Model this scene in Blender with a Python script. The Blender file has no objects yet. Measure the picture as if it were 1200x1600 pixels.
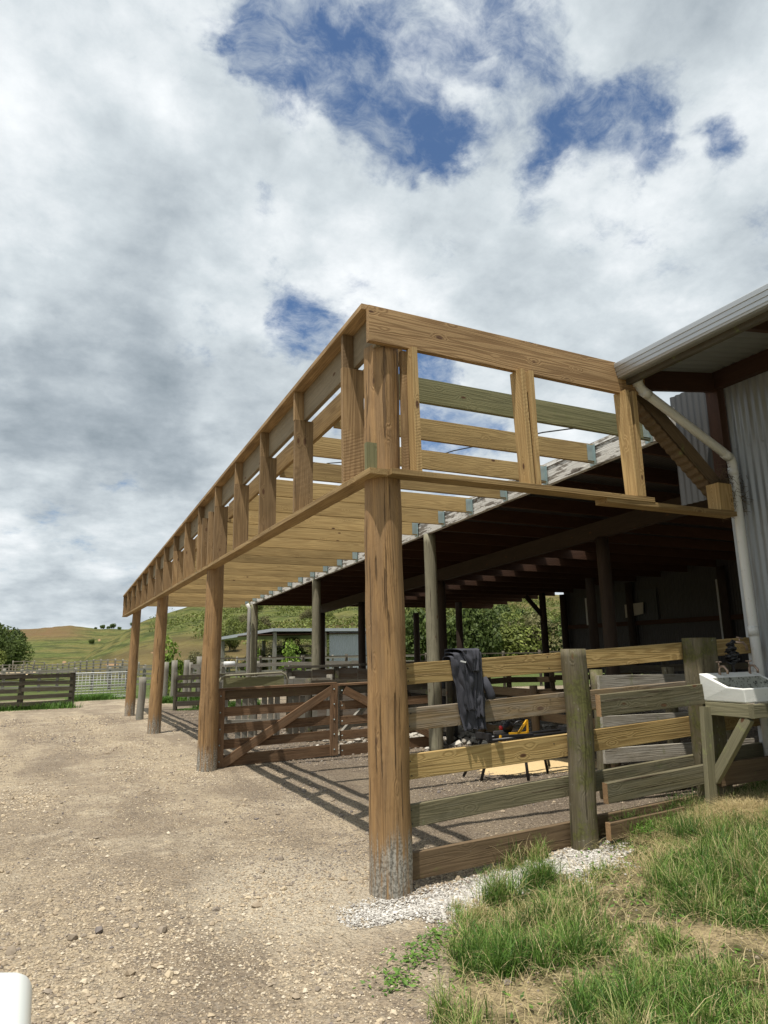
import bpy, math, random
import numpy as np
from mathutils import Vector, Matrix, noise as mn
random.seed(7); RNG = np.random.default_rng(11)
R = math.radians
SC = bpy.context.scene
COL = SC.collection
# ------------------------------------------------------------------ camera
CAM = np.array([-2.227, -4.566, 1.6])
RT = Vector((0.9001, -0.4354, -0.0178)); UP = Vector((-0.0727, -0.1918, 0.9787)); BK = RT.cross(UP)
cd = bpy.data.cameras.new('camera'); cam = bpy.data.objects.new('camera', cd); COL.objects.link(cam)
UPo = BK.cross(RT)
cam.matrix_world = Matrix((( RT.x, UPo.x, BK.x, CAM[0]), (RT.y, UPo.y, BK.y, CAM[1]), (RT.z, UPo.z, BK.z, CAM[2]), (0, 0, 0, 1)))
cd.sensor_fit = 'VERTICAL'; cd.sensor_height = 36; cd.sensor_width = 27; cd.lens = 36 * 1060 / 1600
cd.clip_start = 0.05; cd.clip_end = 6000
SC.camera = cam
# ------------------------------------------------------------------ light
SUN = Vector((-0.25, -0.18, 1.0)).normalized()          # direction towards the sun
sl = bpy.data.lights.new('sun', 'SUN'); sl.energy = 5.0; sl.angle = R(0.55); sl.color = (1.0, 0.94, 0.85)
so = bpy.data.objects.new('sun', sl); COL.objects.link(so); so.rotation_euler = SUN.to_track_quat('Z', 'Y').to_euler()
SC.view_settings.view_transform = 'Standard'; SC.view_settings.look = 'None'
SC.view_settings.exposure = 0.12; SC.view_settings.gamma = 1.0

# ---- a small node helper
class NT:
    def __init__(s, tree): s.t = tree; s.n = tree.nodes; s.l = tree.links
    def put(s, sock, v):
        if hasattr(v, 'is_output') or isinstance(v, bpy.types.NodeSocket): s.l.new(v, sock)
        elif isinstance(v, (tuple, list)) and len(v) == 3 and sock.type == 'RGBA': sock.default_value = (*v, 1)
        else: sock.default_value = v
    def node(s, typ, ins=None, **props):
        nd = s.n.new('ShaderNode' + typ)
        for k, v in props.items(): setattr(nd, k, v)
        for k, v in (ins or {}).items(): s.put(nd.inputs[k], v)
        return nd
    def m(s, op, a, b=0.0, c=None, clamp=False):
        nd = s.node('Math', operation=op, use_clamp=clamp); s.put(nd.inputs[0], a); s.put(nd.inputs[1], b)
        if c is not None: s.put(nd.inputs[2], c)
        return nd.outputs[0]
    def vm(s, op, a, b=None, scale=None):
        nd = s.node('VectorMath', operation=op); s.put(nd.inputs[0], a)
        if b is not None: s.put(nd.inputs[1], b)
        if scale is not None: s.put(nd.inputs['Scale'], scale)
        return nd.outputs['Value'] if op in ('DISTANCE', 'LENGTH', 'DOT_PRODUCT') else nd.outputs[0]
    def noise(s, vec, scale, detail=4, rough=0.55, dist=0.0, out='Fac'):
        return s.node('TexNoise', {'Vector': vec, 'Scale': scale, 'Detail': detail, 'Roughness': rough, 'Distortion': dist}).outputs[out]
    def vor(s, vec, scale, feature='F1', out='Distance', rnd=1.0):
        return s.node('TexVoronoi', {'Vector': vec, 'Scale': scale, 'Randomness': rnd}, feature=feature).outputs[out]
    def ramp(s, fac, lo, hi, a=0.0, b=1.0, smooth=True):
        nd = s.node('MapRange', {'Value': fac, 'From Min': lo, 'From Max': hi, 'To Min': a, 'To Max': b}, interpolation_type='SMOOTHSTEP' if smooth else 'LINEAR')
        return nd.outputs[0]
    def mix(s, f, a, b, typ='MIX'):
        nd = s.node('Mix', data_type='RGBA', blend_type=typ); s.put(nd.inputs[0], f); s.put(nd.inputs[6], a); s.put(nd.inputs[7], b)
        return nd.outputs[2]
    def attr(s, name, out='Vector'): return s.node('Attribute', attribute_name=name).outputs[out]
    def bump(s, h, strength=0.4, dist=0.01, normal=None):
        nd = s.node('Bump', {'Height': h, 'Strength': strength, 'Distance': dist})
        if normal is not None: s.put(nd.inputs['Normal'], normal)
        return nd.outputs[0]

def material(name):
    m = bpy.data.materials.new(name); m.use_nodes = True
    t = NT(m.node_tree); t.b = m.node_tree.nodes['Principled BSDF']
    def fin(color=None, rough=None, normal=None, metal=None, spec=None):
        if color is not None: t.put(t.b.inputs['Base Color'], color)
        if rough is not None: t.put(t.b.inputs['Roughness'], rough)
        if normal is not None: t.put(t.b.inputs['Normal'], normal)
        if metal is not None: t.put(t.b.inputs['Metallic'], metal)
        if spec is not None: t.put(t.b.inputs['Specular IOR Level'], spec)
        return m
    t.fin = fin
    return t

# ------------------------------------------------------------------ sky with clouds (world)
W = bpy.data.worlds.new('World'); SC.world = W; W.use_nodes = True
w = NT(W.node_tree); bg = W.node_tree.nodes['Background']; bg.inputs['Strength'].default_value = 0.1
sky = w.node('TexSky', sky_type='NISHITA', sun_disc=False); sky.sun_elevation = math.asin(SUN.z); sky.sun_rotation = math.atan2(SUN.x, SUN.y)
sky.air_density = 1.0; sky.dust_density = 0.6; sky.ozone_density = 2.0
d0 = w.vm('NORMALIZE', w.node('TexCoord').outputs['Generated'])
sep = w.node('SeparateXYZ', {0: d0})
den = w.m('ADD', w.m('MAXIMUM', sep.outputs[2], 0.0), 0.32)
pv = w.vm('DIVIDE', d0, w.node('CombineXYZ', {0: den, 1: den, 2: den}).outputs[0])
warp = w.vm('SCALE', w.vm('SUBTRACT', w.noise(d0, 7.0, 3, 0.55, out='Color'), (0.5, 0.5, 0.5)), scale=0.11)
warp2 = w.vm('SCALE', w.vm('SUBTRACT', w.noise(d0, 34.0, 4, 0.6, out='Color'), (0.5, 0.5, 0.5)), scale=0.045)
dw = w.vm('ADD', w.vm('ADD', d0, warp), warp2)
BLUE = [(.168,.656,.736,.045,.9),(.209,.673,.71,.047,.9),(.169,.685,.709,.031,.7),(.278,.616,.737,.065,.55),(.335,.594,.732,.046,.6),(.328,.67,.666,.037,.8),(.379,.663,.645,.041,.9),(.417,.648,.637,.033,.6),(.289,.652,.701,.044,.45),(.391,.616,.683,.04,.4),(.465,.543,.699,.053,.5),(.529,.566,.633,.035,.9),(.596,.49,.637,.04,.75),(.622,.513,.592,.03,.9),(.561,.522,.642,.037,.55),(.679,.451,.579,.022,.8),(.466,.518,.717,.037,.5),(.296,.844,.447,.041,1.),(.262,.83,.492,.031,.6),(.209,.774,.598,.025,.45),(.228,.81,.54,.024,.4),(.384,.541,.748,.045,.7),(.332,.621,.71,.039,.4),(.731,.459,.505,.017,.4),(-.002,.982,.191,.017,.5),(.065,.974,.219,.023,.6),(.449,.798,.402,.046,1.),(.465,.809,.36,.042,1.),(.494,.818,.293,.056,.9),(.552,.779,.299,.027,.6),(.336,.875,.349,.028,.7),(.422,.546,.724,.038,.4)]
DARK = [(.032,.944,.328,.124,.8),(-.041,.924,.38,.092,.35),(.16,.913,.374,.097,.5),(.101,.953,.285,.086,.8),(-.04,.962,.271,.077,.7),(.091,.842,.532,.09,.35),(.591,.427,.685,.086,.5),(.729,.519,.447,.085,.3),(-.001,.989,.151,.055,.6),(.083,.993,.085,.058,.5),(-.025,.997,.067,.053,.4),(.523,.485,.701,.064,.3),(.138,.762,.632,.048,.3),(.191,.952,.239,.072,.6),(.256,.896,.364,.064,.3),(.657,.626,.42,.08,.25)]
WHITE = [(.055,.738,.673,.082,.5),(.2,.791,.578,.059,.5),(.543,.603,.585,.087,.6),(.246,.706,.664,.041,.6),(.348,.782,.516,.08,.5),(-.072,.905,.419,.044,.5),(.048,.991,.127,.049,.5),(.141,.877,.46,.069,.5),(.461,.73,.505,.079,.4),(.3,.755,.584,.069,.4),(-.044,.99,.132,.037,.4),(.116,.674,.729,.044,.4),(.649,.561,.514,.061,.3),(-.079,.747,.66,.06,.3)]
def blobs(lst, vec, k=1.7):
    acc = None
    for x, y, z, r, a in lst:
        v = w.ramp(w.vm('DISTANCE', vec, (x, y, z)), r * k, r * 0.12, 0.0, a)
        acc = v if acc is None else w.m('ADD', acc, v)
    return acc
nb = w.noise(pv, 2.6, 9, 0.60, 0.0)
nf = w.noise(w.vm('ADD', pv, w.vm('SCALE', warp, scale=0.8)), 8.0, 12, 0.66, 0.0)
blue = blobs(BLUE, dw, 2.15)
cover = w.m('ADD', w.m('ADD', w.m('MULTIPLY', w.m('SUBTRACT', nb, 0.5), 1.3), w.m('MULTIPLY', w.m('SUBTRACT', nf, 0.5), 2.1)), w.m('SUBTRACT', 0.66, w.m('MULTIPLY', w.m('MINIMUM', blue, 1.05), 0.84)))
cmask = w.ramp(cover, -0.34, 0.46, 0.0, 1.0)
veil = w.m('ADD', w.m('MULTIPLY', w.ramp(w.noise(w.vm('MULTIPLY', w.vm('ADD', pv, w.vm('SCALE', warp, scale=1.5)), (1.0, 1.5, 1.0)), 7.5, 12, 0.68, 0.0), 0.42, 0.68), 0.50), 0.03)
cmask = w.m('ADD', cmask, w.m('MULTIPLY', w.m('SUBTRACT', 1.0, cmask), veil))
dk = w.m('MINIMUM', blobs(DARK, dw, 1.5), 1.1); wt = blobs(WHITE, dw, 1.5)
nm = w.noise(w.vm('ADD', pv, (3.1, 1.7, 0.0)), 3.6, 10, 0.58, 0.0)
br = w.m('ADD', w.m('ADD', 0.74, w.m('MULTIPLY', w.m('SUBTRACT', nm, 0.5), 1.3)), w.m('MULTIPLY', w.m('SUBTRACT', nf, 0.5), 0.45))
br = w.m('ADD', w.m('SUBTRACT', br, w.m('MULTIPLY', dk, 0.31)), w.m('MULTIPLY', wt, 0.34))
br = w.ramp(br, 0.08, 1.06, 0.0, 1.0, False)
rampn = w.node('ValToRGB', {0: br}); cr = rampn.color_ramp
cr.elements[0].position = 0.0; cr.elements[0].color = (0.20, 0.25, 0.29, 1)
cr.elements[1].position = 1.0; cr.elements[1].color = (0.92, 0.95, 0.97, 1)
e = cr.elements.new(0.35); e.color = (0.385, 0.44, 0.485, 1)
e = cr.elements.new(0.68); e.color = (0.62, 0.68, 0.715, 1)
ccol = w.vm('SCALE', rampn.outputs[0], scale=10.0)
skyc = w.mix(1.0, sky.outputs[0], (0.66, 0.84, 1.0), 'MULTIPLY')
w.l.new(w.mix(cmask, skyc, ccol), bg.inputs['Color'])
W.cycles.sampling_method = 'MANUAL'; W.cycles.sample_map_resolution = 512

# ------------------------------------------------------------------ materials
def wood(name, light, dark, knot=(0.10, 0.05, 0.025), ring=0.55, moss=0.0, mosscol=(0.10, 0.12, 0.035), grey=0.0, greycol=(0.27, 0.26, 0.24), sawn=0.0, check=0.0, rough=0.75, knots=1.0, paint=None, cement=False, bumpk=1.0, vary=0.35):
    t = material(name)
    ri = t.node('ObjectInfo').outputs['Random']
    g = t.vm('ADD', t.attr('gc'), t.node('CombineXYZ', {0: t.m('MULTIPLY', ri, 31.0), 1: t.m('MULTIPLY', ri, 17.0), 2: t.m('MULTIPLY', ri, 7.0)}).outputs[0])
    kn = t.vor(t.vm('MULTIPLY', g, (3.0, 7.0, 7.0)), 1.0)
    kr = t.m('MULTIPLY', t.ramp(kn, 0.30, 0.06), knots)                      # knot influence
    gl = t.vm('MULTIPLY', g, (0.32, 8.0, 8.0))
    base = t.noise(gl, 1.0, 2, 0.5, 0.2)
    band = t.m('SINE', t.m('MULTIPLY', t.m('ADD', base, t.m('MULTIPLY', kr, 0.14)), 95.0))
    band = t.ramp(band, -0.9, 1.0)
    fib = t.noise(t.vm('MULTIPLY', g, (3.0, 150.0, 150.0)), 1.0, 3, 0.65)
    big = t.noise(t.vm('MULTIPLY', g, (1.1, 5.0, 5.0)), 1.0, 4, 0.6)
    c = t.mix(t.m('MULTIPLY', band, ring), light, dark)
    c = t.mix(t.ramp(fib, 0.35, 0.75, 0, 0.45), c, dark)
    v = t.m('ADD', t.m('MULTIPLY', big, 0.75), 0.62 - vary * 0.5); v = t.m('ADD', v, t.m('MULTIPLY', ri, vary))
    c = t.mix(1.0, c, t.node('CombineColor', {0: v, 1: v, 2: v}).outputs[0], 'MULTIPLY')
    cell = t.node('SeparateColor', {0: t.vor(t.vm('MULTIPLY', g, (3.0, 7.0, 7.0)), 1.0, out='Color')})
    kd = t.m('MULTIPLY', t.ramp(kn, 0.13, 0.07), t.m('GREATER_THAN', cell.outputs[0], 0.45))
    c = t.mix(t.m('MULTIPLY', kd, knots), c, knot)
    h = t.m('ADD', t.m('MULTIPLY', fib, 0.5), t.m('MULTIPLY', band, 0.25))
    if sawn:
        sw = t.node('TexWave', {'Vector': g, 'Scale': 26.0, 'Distortion': 1.2, 'Detail': 2.0}, bands_direction='X').outputs['Fac']
        sm = t.ramp(t.noise(g, 1.6, 2), 0.42, 0.60)
        h = t.m('ADD', h, t.m('MULTIPLY', t.m('MULTIPLY', sw, sm), sawn * 1.2))
        c = t.mix(t.m('MULTIPLY', t.m('MULTIPLY', sw, sm), 0.35 * sawn), c, dark)
    if grey:
        gm = t.m('MULTIPLY', t.ramp(t.noise(t.vm('MULTIPLY', g, (1.5, 14.0, 14.0)), 1.0, 5, 0.65), 0.52 - 0.35 * grey, 0.72 - 0.25 * grey), min(1.0, grey * 1.3))
        c = t.mix(gm, c, greycol)
    if check:
        ck = t.ramp(t.noise(t.vm('MULTIPLY', g, (1.1, 34.0, 34.0)), 1.0, 4, 0.55), 0.61, 0.66)
        c = t.mix(t.m('MULTIPLY', ck, check), c, (0.045, 0.028, 0.018)); h = t.m('SUBTRACT', h, t.m('MULTIPLY', ck, 1.2))
        lat = t.ramp(t.noise(t.vm('MULTIPLY', g, (4.0, 9.0, 9.0)), 1.0, 6, 0.75, 0.6), 0.50, 0.62)
        c = t.mix(t.m('MULTIPLY', lat, 0.5 * check), c, dark)
    if moss:
        mm = t.m('MULTIPLY', t.ramp(t.noise(g, 5.0, 6, 0.7), 0.62 - 0.25 * moss, 0.74 - 0.22 * moss), min(1.0, 0.5 + moss * 0.5))
        c = t.mix(mm, c, t.mix(t.ramp(t.noise(g, 40.0, 3), 0.4, 0.6), mosscol, tuple(x * 1.7 for x in mosscol)))
        lich = t.ramp(t.noise(t.vm('ADD', g, (9.0, 3.0, 5.0)), 19.0, 4, 0.6), 0.66, 0.70)
        c = t.mix(t.m('MULTIPLY', lich, 0.6 * moss), c, (0.42, 0.42, 0.36))
    if cement:
        zz = t.node('SeparateXYZ', {0: t.attr('gc')}).outputs[0]
        cm = t.ramp(t.m('ADD', zz, t.m('MULTIPLY', t.noise(t.vm('MULTIPLY', g, (1.5, 22.0, 22.0)), 1.0, 6, 0.75), 1.0)), 1.08, 0.86)
        cm = t.m('MULTIPLY', cm, t.ramp(t.noise(t.vm('MULTIPLY', g, (2.2, 30, 30)), 1.0, 6, 0.7), 0.36, 0.56))
        c = t.mix(cm, c, t.mix(t.ramp(t.noise(g, 60.0, 4), .35, .65), (0.14, 0.13, 0.11), (0.42, 0.40, 0.35)))
    if paint:
        pc, amt = paint
        pm = t.ramp(t.noise(t.vm('MULTIPLY', g, (2.2, 12.0, 12.0)), 1.0, 7, 0.72), 0.62 - 0.3 * amt, 0.68 - 0.3 * amt)
        c = t.mix(pm, c, pc)
    return t.fin(c, rough, t.bump(h, 0.5 * bumpk, 0.006), spec=0.25)

M = {}
M['pine'] = wood('new_pine', (0.44, 0.305, 0.14), (0.225, 0.138, 0.055), ring=0.6, sawn=0.5, vary=0.5)
M['pine_warm'] = wood('warm_pine', (0.38, 0.25, 0.125), (0.19, 0.108, 0.046), ring=0.7, vary=0.12)
M['pine_rough'] = wood('rough_sawn_pine', (0.35, 0.235, 0.12), (0.15, 0.092, 0.042), ring=0.5, sawn=1.3, vary=0.6, check=0.3)
M['pine_green'] = wood('green_treated_pine', (0.20, 0.19, 0.10), (0.11, 0.112, 0.055), ring=0.45, moss=0.1)
M['joist'] = wood('joist_pine', (0.44, 0.31, 0.135), (0.23, 0.145, 0.057), ring=0.42, knots=1.0, vary=0.5)
M['end_grain'] = wood('end_grain', (0.40, 0.26, 0.14), (0.25, 0.15, 0.08), ring=0.5)
M['beamgrey'] = wood('greyed_beam', (0.27, 0.22, 0.145), (0.17, 0.13, 0.08), ring=0.35)
M['pole'] = wood('round_pole', (0.39, 0.24, 0.108), (0.15, 0.082, 0.036), ring=0.26, check=0.6, grey=0.4, greycol=(0.22, 0.145, 0.08), cement=True, bumpk=2.4, vary=0.15, knots=0.9)
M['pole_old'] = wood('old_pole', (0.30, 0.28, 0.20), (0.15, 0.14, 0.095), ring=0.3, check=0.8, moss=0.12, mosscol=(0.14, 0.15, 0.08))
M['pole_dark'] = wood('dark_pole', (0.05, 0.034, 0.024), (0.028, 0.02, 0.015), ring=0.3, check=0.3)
M['rail'] = wood('fence_rail', (0.42, 0.30, 0.13), (0.25, 0.165, 0.062), ring=0.75, check=0.25)
M['rail2'] = wood('fence_rail_weathered', (0.27, 0.20, 0.115), (0.17, 0.115, 0.06), ring=0.6, grey=0.35, check=0.4)
M['rail_green'] = wood('green_rail', (0.165, 0.145, 0.088), (0.085, 0.078, 0.045), ring=0.5, grey=0.3, greycol=(0.17, 0.16, 0.12), moss=0.15, mosscol=(0.085, 0.095, 0.045), check=0.7)
M['rail_dark'] = wood('dark_rail', (0.15, 0.105, 0.06), (0.09, 0.06, 0.035), ring=0.4, moss=0.15, check=0.5)
M['mossy'] = wood('mossy_post', (0.17, 0.145, 0.088), (0.075, 0.062, 0.038), ring=0.35, grey=0.25, greycol=(0.20, 0.18, 0.14), moss=0.52, mosscol=(0.068, 0.070, 0.020), check=0.8, bumpk=2.0)
M['gate'] = wood('gate_wood', (0.20, 0.12, 0.066), (0.085, 0.048, 0.026), ring=0.5, check=0.6, grey=0.25, greycol=(0.20, 0.145, 0.095), vary=0.5)
M['yard'] = wood('grey_yard_timber', (0.20, 0.175, 0.135), (0.12, 0.10, 0.075), ring=0.35, grey=0.7, greycol=(0.24, 0.23, 0.20), check=0.5, moss=0.15)
M['yard_dark'] = wood('dark_yard_timber', (0.085, 0.072, 0.05), (0.05, 0.042, 0.03), ring=0.35, grey=0.3, greycol=(0.13, 0.125, 0.11), check=0.4, moss=0.25)
M['yard_light'] = wood('pale_yard_timber', (0.36, 0.33, 0.27), (0.22, 0.20, 0.155), ring=0.35, grey=0.5, greycol=(0.42, 0.40, 0.35), check=0.6, moss=0.2)
M['panel'] = wood('brown_panel', (0.21, 0.155, 0.105), (0.13, 0.09, 0.06), ring=0.4, grey=0.4)
M['whitewash'] = wood('weathered_white_beam', (0.27, 0.25, 0.22), (0.12, 0.10, 0.085), ring=0.3, check=0.8, paint=((0.60, 0.59, 0.56), 0.62), bumpk=1.5)
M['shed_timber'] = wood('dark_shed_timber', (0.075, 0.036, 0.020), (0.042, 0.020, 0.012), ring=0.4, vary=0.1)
M['red_timber'] = wood('red_brown_timber', (0.062, 0.031, 0.021), (0.038, 0.02, 0.014), ring=0.3)
M['bearer'] = wood('tub_bearer', (0.24, 0.22, 0.14), (0.13, 0.125, 0.075), ring=0.35, moss=0.3, mosscol=(0.16, 0.18, 0.07))

def simple(name, col, rough=0.6, metal=0.0, var=0.25, scale=8.0, dirt=None, bump=0.1, spec=0.5):
    t = material(name); co = t.node('TexCoord').outputs['Object']
    n = t.noise(co, scale, 5, 0.6)
    c = t.mix(t.m('MULTIPLY', n, var * 2), col, tuple(x * 0.55 for x in col))
    if dirt:
        c = t.mix(t.ramp(t.noise(co, scale * 2.3, 7, 0.72), dirt[1], dirt[1] + 0.12), c, dirt[0])
    return t.fin(c, rough, t.bump(t.noise(co, scale * 6, 4), bump, 0.004), metal, spec)
M['galv'] = simple('galvanised_iron', (0.42, 0.44, 0.46), 0.42, 0.75, 0.25, 3.0)
M['zinc'] = simple('zinc_bracket', (0.45, 0.55, 0.55), 0.4, 0.7, 0.15, 20.0)
M['tin'] = simple('grey_corrugated_iron', (0.30, 0.32, 0.34), 0.5, 0.45, 0.22, 2.2, ((0.24, 0.23, 0.21), 0.60))
def tinmat(name, col):
    t = material(name); g = t.attr('gc')
    c = t.mix(t.noise(g, 1.2, 4, 0.6), tuple(x * .8 for x in col), tuple(x * 1.15 for x in col))
    st = t.ramp(t.noise(t.vm('MULTIPLY', g, (14.0, 14.0, 0.7)), 1.0, 5, 0.65), 0.52, 0.72)
    c = t.mix(t.m('MULTIPLY', st, 0.6), c, (0.17, 0.155, 0.135))
    rs = t.ramp(t.noise(t.vm('MULTIPLY', t.vm('ADD', g, (4.0, 9.0, 2.0)), (22.0, 22.0, 1.6)), 1.0, 5, 0.7), 0.66, 0.74)
    c = t.mix(t.m('MULTIPLY', rs, 0.6), c, (0.19, 0.10, 0.055))
    return t.fin(c, 0.5, None, 0.4)
M['tin'] = tinmat('streaked_corrugated_iron', (0.32, 0.34, 0.36))
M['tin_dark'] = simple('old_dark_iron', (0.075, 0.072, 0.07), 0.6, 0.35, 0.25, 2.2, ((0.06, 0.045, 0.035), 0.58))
M['tin_shade'] = simple('dull_iron', (0.075, 0.078, 0.08), 0.6, 0.3, 0.25, 2.2)  # darker copy of the iron, with shade put into its colour
M['tin_roof'] = simple('aged_roof_iron', (0.30, 0.31, 0.315), 0.5, 0.4, 0.2, 2.2)
M['tin_white'] = simple('pale_corrugated_iron', (0.42, 0.45, 0.48), 0.5, 0.2, 0.2, 2.2)
M['gutter'] = simple('metal_gutter', (0.52, 0.54, 0.55), 0.35, 0.6, 0.15, 2.5, ((0.22, 0.21, 0.19), 0.66))
M['pvc'] = simple('pvc_pipe', (0.66, 0.66, 0.64), 0.4, 0, 0.10, 5.0, ((0.34, 0.32, 0.26), 0.60))
M['tub'] = simple('painted_concrete', (0.84, 0.85, 0.82), 0.6, 0, 0.1, 9.0, ((0.33, 0.33, 0.28), 0.62), 0.3)
M['grime'] = simple('mouldy_concrete', (0.45, 0.46, 0.40), 0.75, 0, 0.3, 14.0, ((0.05, 0.05, 0.04), 0.50), 0.5)
M['brass'] = simple('old_brass_tap', (0.45, 0.33, 0.26), 0.35, 0.8, 0.2, 30)
M['black'] = simple('black_plastic', (0.018, 0.018, 0.02), 0.45, 0, 0.2, 10)
M['yellow'] = simple('yellow_plastic', (0.75, 0.40, 0.02), 0.4, 0, 0.1, 10)
M['red'] = simple('red_plastic', (0.6, 0.03, 0.03), 0.4, 0, 0.1, 10)
M['steel'] = simple('bare_steel', (0.45, 0.45, 0.46), 0.35, 0.9, 0.2, 10)
M['wire'] = simple('black_cable', (0.02, 0.02, 0.022), 0.6)
M['car'] = simple('white_car_paint', (0.72, 0.76, 0.74), 0.22, 0, 0.03, 2, None, 0.0)
M['rubber'] = simple('tyre_rubber', (0.025, 0.025, 0.025), 0.85)
M['paper'] = simple('board_notice', (0.5, 0.46, 0.38), 0.8, 0, 0.2, 12, ((0.25, 0.22, 0.18), 0.6))
M['nest'] = simple('straw_nest', (0.14, 0.10, 0.055), 0.95, 0, 0.4, 40)
M['frame_white'] = simple('white_trim', (0.62, 0.63, 0.62), 0.5, 0, 0.15, 6)
tg = material('car_glass'); M['glass'] = tg.fin((0.02, 0.025, 0.03), 0.05)

def cloth_mat():
    t = material('charcoal_fleece'); co = t.node('TexCoord').outputs['Object']
    n = t.noise(co, 12, 5, 0.65)
    c = t.mix(n, (0.030, 0.031, 0.038), (0.080, 0.082, 0.098))
    return t.fin(c, 0.95, t.bump(t.noise(co, 190, 3), 0.35, 0.002), spec=0.15)
M['cloth'] = cloth_mat()

def leafmat(name, a, b, tr=0.25):
    t = material(name); tn = t.attr('tint', 'Fac'); ri = t.node('ObjectInfo').outputs['Random']
    c = t.mix(tn, a, b)
    v = t.m('ADD', 0.75, t.m('MULTIPLY', ri, 0.5)); c = t.mix(1.0, c, t.node('CombineColor', {0: v, 1: v, 2: v}).outputs[0], 'MULTIPLY')
    t.fin(c, 0.6, spec=0.25)
    tb = t.node('BsdfTranslucent', {'Color': c}); mx = t.node('MixShader', {0: tr})
    t.l.new(t.b.outputs[0], mx.inputs[1]); t.l.new(tb.outputs[0], mx.inputs[2])
    out = [n for n in t.n if n.type == 'OUTPUT_MATERIAL'][0]; t.l.new(mx.outputs[0], out.inputs[0])
    return out.id_data and bpy.data.materials[name]
M['leaf_dark'] = leafmat('dark_leaves', (0.030, 0.052, 0.012), (0.150, 0.205, 0.045))
M['leaf_olive'] = leafmat('olive_leaves', (0.050, 0.068, 0.015), (0.215, 0.250, 0.060))
M['leaf_bright'] = leafmat('bright_leaves', (0.06, 0.10, 0.015), (0.22, 0.32, 0.05))
M['leaf_grey'] = leafmat('brown_green_leaves', (0.060, 0.060, 0.024), (0.215, 0.200, 0.085))
def grass_mat():
    t = material('grass_blades'); tn = t.attr('tint', 'Fac')
    r = t.node('ValToRGB', {0: tn}); cr = r.color_ramp
    cr.elements[0].position = 0; cr.elements[0].color = (0.045, 0.11, 0.020, 1)
    cr.elements[1].position = 1; cr.elements[1].color = (0.60, 0.49, 0.28, 1)
    e = cr.elements.new(0.45); e.color = (0.16, 0.29, 0.05, 1)
    e = cr.elements.new(0.62); e.color = (0.30, 0.35, 0.11, 1)
    e = cr.elements.new(0.75); e.color = (0.45, 0.38, 0.19, 1)
    t.fin(r.outputs[0], 0.55, spec=0.3)
    tb = t.node('BsdfTranslucent', {'Color': r.outputs[0]}); mx = t.node('MixShader', {0: 0.3})
    t.l.new(t.b.outputs[0], mx.inputs[1]); t.l.new(tb.outputs[0], mx.inputs[2])
    out = [n for n in t.n if n.type == 'OUTPUT_MATERIAL'][0]; t.l.new(mx.outputs[0], out.inputs[0])
    return bpy.data.materials['grass_blades']
M['grass'] = grass_mat()
def stone_mat(name, cols):
    t = material(name); tn = t.attr('tint', 'Fac'); r = t.node('ValToRGB', {0: tn}); cr = r.color_ramp
    cr.elements[0].color = (*cols[0], 1); cr.elements[1].color = (*cols[-1], 1)
    for i, c in enumerate(cols[1:-1]): e = cr.elements.new((i + 1) / (len(cols) - 1)); e.color = (*c, 1)
    return t.fin(r.outputs[0], 0.9, spec=0.2)
M['stones'] = stone_mat('gravel_stones', [(0.16, 0.14, 0.13), (0.25, 0.21, 0.165), (0.36, 0.29, 0.205), (0.46, 0.38, 0.265), (0.56, 0.49, 0.38)])
M['white_stones'] = stone_mat('limestone_chips', [(0.22, 0.20, 0.18), (0.40, 0.38, 0.345), (0.52, 0.50, 0.46), (0.66, 0.64, 0.60)])
M['rubble'] = stone_mat('rubble', [(0.20, 0.18, 0.15), (0.38, 0.35, 0.30), (0.55, 0.52, 0.46)])

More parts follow.
